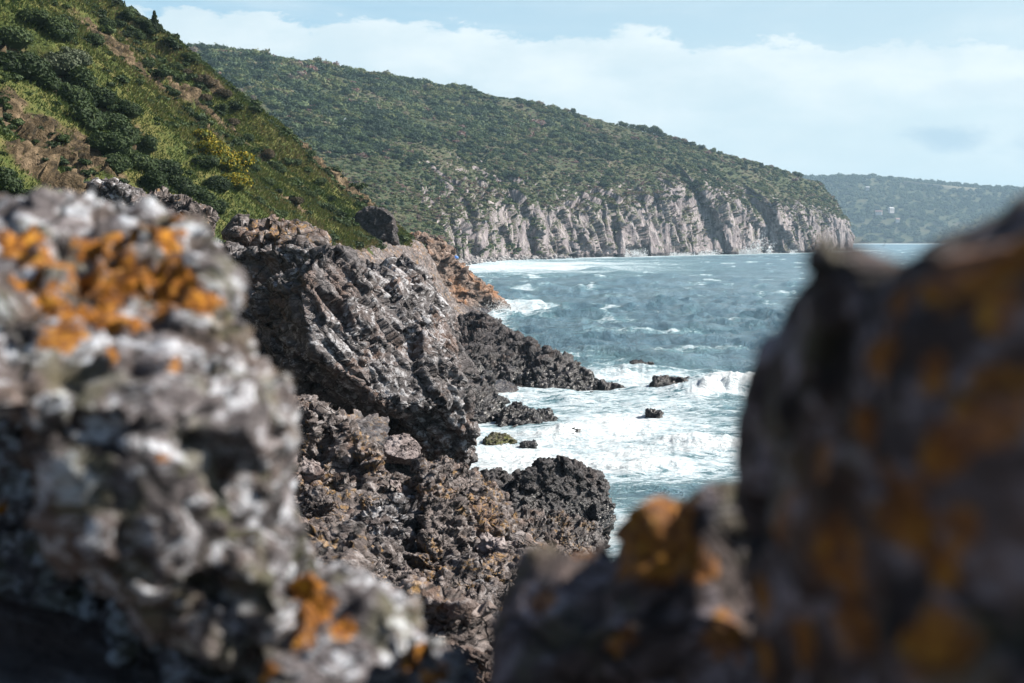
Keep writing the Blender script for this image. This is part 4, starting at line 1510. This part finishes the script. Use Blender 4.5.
place_rock('rock', [A((484, 440, 69.5), (492, 433, 70), (508, 436, 70), (516, 443, 69), (508, 447, 68.5), (486, 446, 68.5), (495, 435, 72.5), (512, 441, 72), (484, 450, 72))], 0.035,
           craggy(1.0, 166, 0.8), M['mossy'], 'low olive weed-covered rock at the edge of the white water')
place_rock('islet', [A((648, 390, 94), (654, 376, 94.5), (672, 380, 95), (690, 378, 95), (714, 381, 95.5), (722, 400, 95), (700, 402, 94), (660, 394, 93), (656, 380, 97), (712, 383, 98), (650, 412, 97), (720, 412, 97)),
                     A((704, 396, 95.5), (712, 400, 95.3), (724, 408, 95), (716, 408, 94), (702, 404, 94.5), (712, 402, 96.5))], 0.05,
           craggy(1.5, 170, 0.7), M['dark'], 'dark narrow islet rock alone in the foam', 'islet')
for (px, d, sz, lab) in ((577, 71, 0.55, 'small wet rock awash below the breaking wave'), (528, 68, 0.42, 'tiny wet rock awash near the weedy rock'), (561, 73, 0.5, 'knob of wet rock left of the one below the breaking wave'),
                         (640, 110, 0.9, 'thin wet rock barely breaking the surface off the tip of the spit'), (655, 80, 0.5, 'flat rock awash in front of the dark islet')):
    c = np.array(((px - 512) / FPX * d, d, 0.05))
    rs_ = np.random.RandomState(int(px))
    place_rock('rock', [boulder_hull(rs_, c, (sz * 1.2, sz * 1.6, sz * 0.55))], 0.05, craggy(sz * 1.6, 180 + px % 7), M['dark'], lab)
# boulder on the bench edge, by the sea
place_rock('boulder', [A((507, 520, 45.5), (510, 490, 45.5), (525, 472, 46), (548, 462, 46.5), (566, 461, 47), (590, 470, 47.5), (606, 486, 47.5), (609, 510, 47), (603, 532, 46.4), (560, 540, 45), (520, 535, 45),
                         (520, 478, 49), (560, 466, 50), (600, 485, 50), (608, 530, 50), (510, 540, 50)),
                       A((540, 464, 46.4), (566, 460, 46.8), (576, 470, 47), (545, 480, 46), (560, 464, 48.5))], 0.03,
           [(lambda p: fbm(p, 1.2, 3, 190), 0.10), (lambda p: facet(p, 0.85, 191, 0.1), 0.24), (lambda p: facet(tilt(p, .2, .5, (1, 1, 1.5)), 0.36, 192, 0.1), 0.09),
            (lambda p: facet(p, 0.14, 193), 0.05), (lambda p: fbm(p, 0.16, 4, 194, .6), 0.022)],
           M['dark'], 'big round black boulder standing at the edge of the sea', 'boulder')
place_rock('boulder', [A((478, 486, 46), (484, 472, 46.5), (500, 471, 47), (512, 480, 47), (512, 500, 46), (482, 500, 45.5), (485, 476, 49), (510, 484, 49), (480, 505, 49), (512, 505, 49))], 0.03,
           craggy(1.2, 197, 0.9), M['dark'], 'smaller black boulder touching the left side of the big round one', 'boulder')
place_rock('boulder', [A((384, 444, 42), (392, 436, 42.3), (408, 434, 42.5), (419, 445, 42.3), (420, 458, 42), (405, 460, 41.6), (386, 454, 41.6), (390, 438, 43.4), (416, 445, 43.4), (386, 462, 43.4), (420, 464, 43.4))], 0.02,
           craggy(0.8, 200, 0.45), M['pale'], 'smooth pale pinkish boulder wedged under the overhang of the crag', 'boulder')
# outcrops on the bench, below the crag
bench = [
    ('tall brown outcrop with a black hollow below the overhang', 'shore', 0.035, 2.2, 210,
     [A((285, 402, 41), (300, 400, 40.8), (330, 412, 40), (352, 432, 39.5), (372, 452, 39), (385, 480, 38.5), (370, 520, 37.5), (320, 545, 37), (290, 540, 38), (280, 470, 40), (300, 402, 44), (370, 450, 43), (385, 530, 42), (285, 545, 43))]),
    ('upright brown stone on the left of the jumble, beside the foreground rock', 'shore', 0.03, 1.3, 214,
     [A((276, 402, 39), (290, 398, 39), (312, 412, 38.6), (316, 436, 38.3), (300, 460, 38), (276, 460, 38.4), (290, 402, 41), (316, 430, 41), (280, 470, 41))]),
    ('slanting blue-grey slab streaked with yellow in the middle of the jumble', 'crag', 0.022, 1.2, 218,
     [A((355, 520, 30), (376, 504, 30.5), (404, 500, 31), (420, 512, 31), (400, 545, 29.8), (366, 560, 29), (340, 548, 29.4), (380, 508, 32), (420, 530, 32), (350, 570, 31))]),
    ('square brown block with a dark front face in the middle of the jumble', 'shore', 0.022, 1.1, 222,
     [A((425, 508, 30.5), (440, 500, 31), (462, 502, 31.2), (470, 520, 31), (466, 556, 30), (436, 560, 29.4), (424, 540, 29.8), (430, 504, 32.4), (466, 506, 32.4), (466, 566, 32), (424, 566, 32))]),
    ('rough tawny outcrop between the leaning crag and the black boulders', 'shore', 0.03, 1.8, 226,
     [A((420, 470, 38), (445, 462, 39), (468, 470, 39), (490, 486, 38.5), (505, 505, 38), (500, 530, 36.5), (460, 530, 35.6), (425, 515, 36), (440, 466, 41.5), (490, 488, 41.5), (505, 530, 41), (420, 520, 41))]),
    ('flat shelving rock in front of the big black boulder', 'shore', 0.03, 1.7, 230,
     [A((500, 515, 41), (530, 512, 41.5), (575, 522, 42), (604, 530, 42.2), (600, 552, 39.5), (560, 565, 37), (515, 566, 36), (500, 540, 38), (540, 516, 44), (604, 534, 44), (505, 570, 42))]),
    ('hunched grey rock low in the jumble, nearest the lichen-covered front rock', 'shore', 0.02, 1.0, 234,
     [A((325, 572, 24), (345, 556, 24.5), (372, 560, 24.6), (388, 580, 24.2), (384, 612, 23), (350, 615, 22.6), (326, 600, 23), (350, 560, 26), (386, 580, 26), (330, 620, 25))]),
    ('low broken rock at the bottom of the jumble between the two foreground rocks', 'shore', 0.02, 1.0, 238,
     [A((420, 592, 22), (440, 580, 22.6), (470, 584, 22.8), (488, 600, 22.4), (482, 632, 21), (440, 640, 20.4), (418, 620, 21), (445, 584, 24), (486, 604, 24), (424, 645, 23))]),
    ('pitted grey rock under the shelving rock', 'shore', 0.022, 1.0, 242,
     [A((478, 566, 28), (500, 556, 28.6), (528, 562, 28.8), (536, 582, 28), (510, 600, 26.8), (480, 596, 26.8), (500, 560, 30.4), (534, 576, 30), (480, 606, 29.5))]),
]
for (lab, mat, vx, sz, sd, hulls) in bench:
    place_rock('rock', hulls, vx, craggy(sz, sd, 1.0), M[mat], lab)
# loose stones of the jumble
rs = np.random.RandomState(61)
protos = []
for k in range(8):
    me = rock_mesh('stone', [boulder_hull(rs, (0, 0, 0), (1.05, 0.85, 0.66), 11)], 0.03)
    stages(me, craggy(1.5, 250 + 5 * k, 0.85))
    me.materials.append(M['shore'] if k < 5 else (M['crag'] if k < 7 else M['pale']))
    protos.append(me)
cand = np.where((SY > 425) & (SY < 690) & (SX > 270) & (SX < 600) & (SHORE[:, 1] > 10) & (SHORE[:, 1] < 50) & (SHORE[:, 2] > 0.8))[0]
prob = SHORE[cand, 1] ** -0.5
for k in range(270):
    p = SHORE[rs.choice(cand, p=prob / prob.sum())]
    s_ = (rs.uniform(0.5, 1.0) if k < 34 else rs.uniform(0.26, 0.6) if k < 95 else 0.06 + 0.22 * rs.rand() ** 1.5) * (0.65 + p[1] / 80)
    o = link('stone', protos[k % 8] if k < 60 else protos[k % 5], loc=p + np.array((0, 0, s_ * 0.22)))
    o.scale = (s_, s_ * rs.uniform(0.8, 1.2), s_ * rs.uniform(0.7, 1.1))
    o.rotation_euler = (rs.uniform(-0.7, 0.7), rs.uniform(-0.7, 0.7), rs.uniform(0, 6.28))
    tag(o, 'loose angular grey-brown stone in the jumble on the shore below the crag', 'stone', 'loose stones in the shore jumble')


# ---- pebble beach of the bay
def pebble_beach():
    rs = np.random.RandomState(71)
    n = 1500
    u = rs.rand(n)
    q = np.array([at(px, 238.5 + 14220 / d, d) for px, d in HEAD_FOOT[1:5]])
    c = crom(q, 400)[(u * 399).astype(int)]
    c[:, 2] = 0
    inl = np.array((-0.75, 0.45, 0))
    back = rs.uniform(-6, 16, n)
    P = c + inl * back[:, None] + rs.normal(0, 1.5, (n, 3)) * np.array((1, 1, 0))
    P[:, 2] = np.clip(0.1 + (back + 6) * 0.16, 0, 4) + rs.uniform(0, 0.4, n)
    v, f = ICO1
    sz = 0.35 + 1.0 * rs.rand(n) ** 2.5
    V = (v[None] * (1 + 0.25 * rs.normal(size=(n, len(v), 1))) * sz[:, None, None] * np.array((1.1, 1, 0.75)) + P[:, None]).reshape(-1, 3)
    F = (f[None] + (np.arange(n) * len(v))[:, None, None]).reshape(-1, 3)
    tag(link('pebbles', mesh_np('pebbles', V, F, smooth=False), M['pebble']), 'pale grey cobbles and pebbles heaped along the bay beach under the cliff', 'pebbles', kind='stuff')
    # ground of the beach
    cc = crom(q, 60)
    rows = []
    for b, z in ((-10, -0.8), (-3, 0.3), (6, 1.6), (16, 3.2), (26, 4.5)):
        r_ = cc + inl * b
        r_[:, 2] = z
        rows.append(r_)
    tag(link('beach', mesh_np('beach', np.stack(rows).reshape(-1, 3), grid_faces(5, 60)), M['pebble']), kind='structure')


pebble_beach()

# blue tarpaulin-covered boat-like bundle on the beach
b0 = at(455, 257.5, 470)
root = link('tarpaulin', None, loc=b0 - np.array((0, 0, 0.8)))
vb, fb = ICO2
shape = vb * np.array((1.2, 0.9, 0.7))
shape[:, 2] = np.maximum(shape[:, 2], -0.3) + 0.25 * perlin(vb * 2.2, 5)
link('sheet', mesh_np('sheet', shape + np.array((0, 0, 0.8)), fb), M['blue'], parent=root)
pv = trunk_mesh('post', 2.6, 0.12, limbs=0)
o = link('post', pv, M['blue'], parent=root)
o.location = (-1.2, 0, -0.8)
tag(root, 'small blue sheeted heap at the left end of the bay beach', 'tarpaulin')


# ---- gulls
def gull(loc, span, rz, label):
    """one continuous bird: body, head, bill, tail, two cranked wings"""
    V, F = [], []
    rings = ((-0.50, 0.02, 0.010, 0.02), (-0.36, 0.05, 0.03, 0.02), (-0.15, 0.095, 0.085, 0), (0.05, 0.11, 0.10, 0), (0.22, 0.08, 0.085, 0.02), (0.30, 0.055, 0.06, 0.04), (0.37, 0.06, 0.06, 0.05), (0.43, 0.03, 0.03, 0.045), (0.52, 0.006, 0.008, 0.03))
    for (x, ry, rz_, cz) in rings:
        V += [(x, ry * math.cos(a * math.pi / 4), cz + rz_ * math.sin(a * math.pi / 4)) for a in range(8)]
    for k in range(len(rings) - 1):
        F += [[k * 8 + a, k * 8 + (a + 1) % 8, k * 8 + 8 + (a + 1) % 8, k * 8 + 8 + a] for a in range(8)]
    F += [list(range(8))[::-1], list(range(len(V) - 8, len(V)))]
    for s in (1, -1):
        o = len(V)
        st = ((0.02, 0.16, -0.16, 0.03), (0.45, 0.22, -0.08, 0.16), (0.85, 0.10, -0.10, 0.13), (1.15, -0.06, -0.16, 0.06))
        for (y, xf, xb, z) in st:
            V += [(xf, s * y, z + 0.02), (xb, s * y, z + 0.012), (xb, s * y, z - 0.005), (xf, s * y, z - 0.012)]
        for k in range(3):
            for a in range(4):
                F.append([o + k * 4 + a, o + k * 4 + (a + 1) % 4, o + k * 4 + 4 + (a + 1) % 4, o + k * 4 + 4 + a])
        F.append([o + 12, o + 13, o + 14, o + 15])
    me = bpy.data.meshes.new('gull')
    me.from_pydata([tuple(np.array(v) * span / 2.3) for v in V], [], F)
    ob = link('gull', me, M['gull_white'], loc=loc)
    ob.rotation_euler = (R(18), 0, rz)
    tag(ob, label, 'gull')


gull(at(345, 119, 330), 1.5, R(200), 'white gull flying in front of the wooded headland slope')
gull(at(486, 221.5, 480), 1.6, R(170), 'white gull gliding in front of the dark cliff above the beach')


# ---- spray where the swell hits the rocks
def spray():
    rs = np.random.RandomState(83)
    V, F = [], []
    tv = np.array(((1, 0, -.6), (-.6, .9, -.5), (-.5, -.9, -.5), (0, 0, 1)), float)
    tf = np.array(((0, 1, 2), (0, 3, 1), (1, 3, 2), (2, 3, 0)))
    spots = [(752, 930, 13, 11, 0.26), (742, 915, 6, 9, 0.24), (626, 780, 7, 6, 0.2), (634, 785, 4, 7, 0.2), (700, 868, 3, 12, 0.2), (680, 845, 2.2, 12, 0.2), (785, 990, 3, 14, 0.24), (815, 1050, 4, 14, 0.24),
             (511, 194, 1.9, 3.2, 0.04), (507, 190, 1.2, 3.4, 0.04), (742, 93.6, 1.1, 2.6, 0.022), (722, 66.6, 0.8, 2.1, 0.016), (567, 71, 0.6, 1.6, 0.016)]
    off = 0
    for (px, d, hh, ww, s) in spots:
        n = 1500
        c = np.array(((px - 512) / FPX * d, d, 0.0))
        t = rs.rand(n) ** 1.9
        g = rs.normal(size=(n, 2))
        kx = rs.randint(0, 7, n)
        pc, ph, pl = rs.normal(0, 0.42, 7), rs.uniform(0.35, 1.0, 7), rs.normal(0, 0.35, 7)
        P = np.stack(((pc[kx] + g[:, 0] * 0.10 * (0.6 + 1.6 * t)) * ww + pl[kx] * t * hh, g[:, 1] * ww * 0.3, t * hh * ph[kx] * (1 + 0.15 * rs.normal(size=n))), 1) + c
        sz = s * (0.4 + 1.2 * rs.rand(n))
        q = rs.normal(size=(n, 3, 3)) * 0.6
        v = np.einsum('nij,kj->nki', q, tv) * sz[:, None, None] + P[:, None]
        V.append(v.reshape(-1, 3))
        F.append((tf[None] + (np.arange(n) * 4)[:, None, None] + off).reshape(-1, 3))
        off += n * 4
    tag(link('sea_spray', mesh_np('sea_spray', np.concatenate(V), np.concatenate(F), smooth=False), M['spray']), 'white spray thrown up where waves hit the rocks and cliffs', 'spray', kind='stuff')


spray()


# ------------------------------------------------------------------ foreground rocks, close to the lens
def add_lichen(ob, patches):
    me = ob.data
    co = coords(me) + np.array(ob.location)
    X, Y = project(co)
    la = np.zeros(len(co))
    for (px, py, rad) in patches:
        d = np.hypot(X - px, Y - py)
        i = np.where(d < max(6, d.min() + 1))[0]
        c = co[i[np.argmin(co[i, 1])]]
        r = 1.4 * rad / FPX * c[1]
        dist = np.linalg.norm(co - c, axis=1) + 0.25 * r * fbm(co, r * 0.6, 3, 7)
        la = np.maximum(la, sstep(dist, r * 1.6, r * 0.3))
    set_attr(me, 'lichen', la)


def front_stages(seed, k=1.0):
    return [(lambda p: fbm(p, 0.30, 3, seed), 0.045 * k),
            (lambda p: facet(tilt(p, .4, .7, (1, 1, 1.3)), 0.20, seed + 1), 0.030 * k),
            (lambda p: facet(tilt(p, .4, .7, (1, 1, 1.4)), 0.085, seed + 2), 0.024 * k),
            (lambda p: facet(p, 0.035, seed + 3), 0.009 * k),
            (lambda p: fbm(p, 0.04, 3, seed + 4), 0.004 * k)]


left = [
    A((-120, 225, 2.3), (0, 222, 2.25), (60, 214, 2.3), (150, 216, 2.3), (194, 228, 2.3), (214, 258, 2.2), (228, 330, 2.05), (252, 385, 1.98), (150, 420, 1.75), (20, 400, 1.75), (-120, 400, 1.75),
      (60, 217, 2.8), (192, 230, 2.8), (250, 390, 2.7), (-120, 225, 2.8)),
    A((30, 390, 1.8), (150, 370, 1.8), (252, 382, 1.95), (272, 440, 1.95), (287, 500, 1.95), (286, 530, 1.95), (270, 640, 1.85), (190, 620, 1.75), (110, 590, 1.74), (70, 540, 1.76), (60, 470, 1.76),
      (270, 440, 3.2), (284, 540, 3.3), (262, 720, 3.3), (80, 560, 2.2)),  # right side carried back out of sight to shade the recess at left
    A((-200, 400, 2.75), (220, 430, 2.75), (230, 700, 2.7), (220, 1500, 2.6), (-200, 1500, 2.6), (-200, 400, 3.3), (270, 420, 3.2), (280, 1500, 3.2)),
    A((120, 600, 2.3), (262, 600, 2.2), (270, 1500, 2.2), (130, 1500, 2.3), (120, 600, 2.7), (262, 600, 2.7), (270, 1500, 2.7), (130, 1500, 2.7)),
]
o = place_rock('foreground_rock', left, 0.011, front_stages(300), M['front'], 'huge blurred pale grey rock with orange lichen on top at the left of the view', 'rock')
add_lichen(o, [(25, 235, 26), (45, 255, 20), (100, 240, 30), (130, 228, 16), (175, 232, 22), (168, 215, 12), (85, 285, 30), (120, 270, 34), (160, 285, 30), (190, 290, 20), (20, 310, 40), (60, 330, 24), (5, 345, 30), (100, 320, 26), (175, 365, 12), (165, 455, 8), (92, 515, 9), (60, 300, 22), (140, 312, 20), (200, 300, 14), (30, 280, 18), (110, 350, 16), (60, 265, 16), (0, 510, 10), (215, 290, 12)])
low = [
    A((286, 580, 1.95), (310, 570, 1.95), (350, 574, 1.95), (376, 596, 1.92), (404, 620, 1.88), (420, 650, 1.85), (420, 720, 1.8), (330, 740, 1.75), (280, 720, 1.8), (310, 572, 2.3), (376, 596, 2.3), (420, 660, 2.3), (290, 740, 2.3)),
    A((395, 640, 1.8), (425, 640, 1.78), (450, 660, 1.75), (470, 690, 1.74), (470, 760, 1.7), (390, 760, 1.7), (400, 645, 2.1), (450, 665, 2.1), (470, 760, 2.1)),
    A((280, 700, 1.8), (470, 720, 1.75), (480, 1600, 1.75), (280, 1600, 1.75), (280, 700, 2.3), (480, 720, 2.2), (480, 1600, 2.2)),
]
o = place_rock('foreground_rock', low, 0.010, front_stages(310, 0.85), M['front'], 'smaller blurred grey rock with bright yellow lichen at the bottom centre', 'rock')
add_lichen(o, [(300, 590, 20), (305, 610, 24), (318, 600, 18), (345, 625, 14), (300, 640, 14), (415, 650, 16), (405, 660, 14), (430, 670, 16), (270, 680, 14)])
right_low = [
    A((500, 612, 1.62), (522, 562, 1.62), (560, 552, 1.62), (604, 552, 1.60), (612, 600, 1.50), (600, 700, 1.44), (498, 700, 1.50), (524, 566, 1.88), (600, 560, 1.88), (498, 720, 1.88)),
    A((606, 590, 1.50), (618, 540, 1.50), (640, 514, 1.50), (672, 506, 1.50), (696, 516, 1.50), (700, 600, 1.44), (610, 640, 1.44), (640, 516, 1.77), (696, 520, 1.77), (610, 640, 1.77)),
    A((680, 520, 1.50), (694, 492, 1.50), (730, 482, 1.50), (770, 480, 1.50), (780, 640, 1.40), (690, 640, 1.40), (700, 492, 1.77), (770, 486, 1.77)),
    A((500, 690, 1.50), (600, 620, 1.44), (780, 620, 1.38), (790, 1700, 1.38), (490, 1700, 1.38), (500, 700, 1.88), (790, 640, 1.88), (790, 1900, 1.88), (490, 1900, 1.88)),
]
o = place_rock('foreground_rock', right_low, 0.009, front_stages(320, 0.38), M['front_shaded'], 'dark blurred low rock with a bright yellow lichen lump, right of the bottom centre', 'rock')
add_lichen(o, [(650, 530, 34), (640, 525, 24), (665, 520, 28), (680, 545, 26), (645, 545, 40), (660, 520, 40), (575, 548, 22), (592, 550, 16), (660, 565, 22), (720, 640, 24), (620, 640, 14), (540, 600, 16), (700, 560, 20)])
right = [
    A((734, 474, 1.22), (738, 425, 1.21), (772, 348, 1.16), (798, 292, 1.12), (826, 300, 1.00), (900, 310, 0.88), (900, 700, 0.90), (750, 700, 1.06), (798, 330, 1.28), (880, 310, 1.28), (1000, 700, 1.28), (760, 640, 1.28)),
    A((806, 296, 1.02), (808, 266, 1.00), (830, 248, 0.98), (878, 250, 0.98), (900, 270, 0.95), (935, 310, 0.88), (900, 420, 0.82), (808, 420, 1.02), (832, 252, 1.19), (894, 274, 1.19), (930, 330, 1.19), (816, 330, 1.22)),
    A((868, 290, 0.90), (905, 276, 0.88), (935, 256, 0.85), (1000, 226, 0.80), (1100, 196, 0.78), (1300, 170, 0.78), (1300, 900, 0.62), (880, 900, 0.75), (868, 400, 0.85), (936, 262, 1.12), (1100, 192, 1.12), (1400, 170, 1.12), (1300, 800, 1.12)),
    A((908, 282, 0.90), (912, 254, 0.90), (926, 243, 0.89), (942, 248, 0.88), (946, 275, 0.88), (916, 250, 0.95), (942, 254, 0.95), (925, 285, 0.99)),
    A((755, 640, 1.12), (1000, 600, 0.78), (1300, 600, 0.70), (1350, 2600, 0.62), (768, 2400, 0.88), (768, 640, 1.28), (1300, 600, 1.25), (1400, 2900, 1.25), (768, 2900, 1.25)),
]
o = place_rock('foreground_rock', right, 0.009, front_stages(330, 0.36), M['front_shaded'], 'huge dark blurred rock with rusty orange lichen filling the right of the view', 'rock')
add_lichen(o, [(880, 350, 31), (960, 270, 45), (1010, 250, 37), (900, 300, 23), (860, 430, 27), (780, 520, 27), (830, 560, 37), (900, 520, 37), (990, 400, 42), (1000, 560, 40), (760, 600, 27), (940, 450, 31), (860, 620, 37), (940, 640, 42), (760, 660, 27), (800, 640, 27), (960, 520, 22), (820, 460, 17), (930, 380, 20), (1000, 320, 25), (880, 480, 17), (940, 570, 19)])

# ------------------------------------------------------------------ air
hz = bpy.data.meshes.new('haze')
x0, x1, y0, y1, z0, z1 = -9100, 9100, -300, 9300, -8.0, 205.0
hz.from_pydata([(x0, y0, z0), (x1, y0, z0), (x1, y1, z0), (x0, y1, z0), (x0, y0, z1), (x1, y0, z1), (x1, y1, z1), (x0, y1, z1)], [],
               [(3, 2, 1, 0), (4, 5, 6, 7), (0, 1, 5, 4), (1, 2, 6, 5), (2, 3, 7, 6), (3, 0, 4, 7)])
mh, th, oh = new_mat('haze_air')
pv_ = th.n.new('ShaderNodeVolumePrincipled')
pv_.inputs['Color'].default_value = (0.55, 0.80, 1.0, 1)
pv_.inputs['Density'].default_value = 0.00012
pv_.inputs['Anisotropy'].default_value = 0.1
th.l.new(pv_.outputs[0], oh.inputs['Volume'])
tag(link('haze', hz, mh), 'thin blue sea haze over the whole bay', 'haze', kind='stuff')
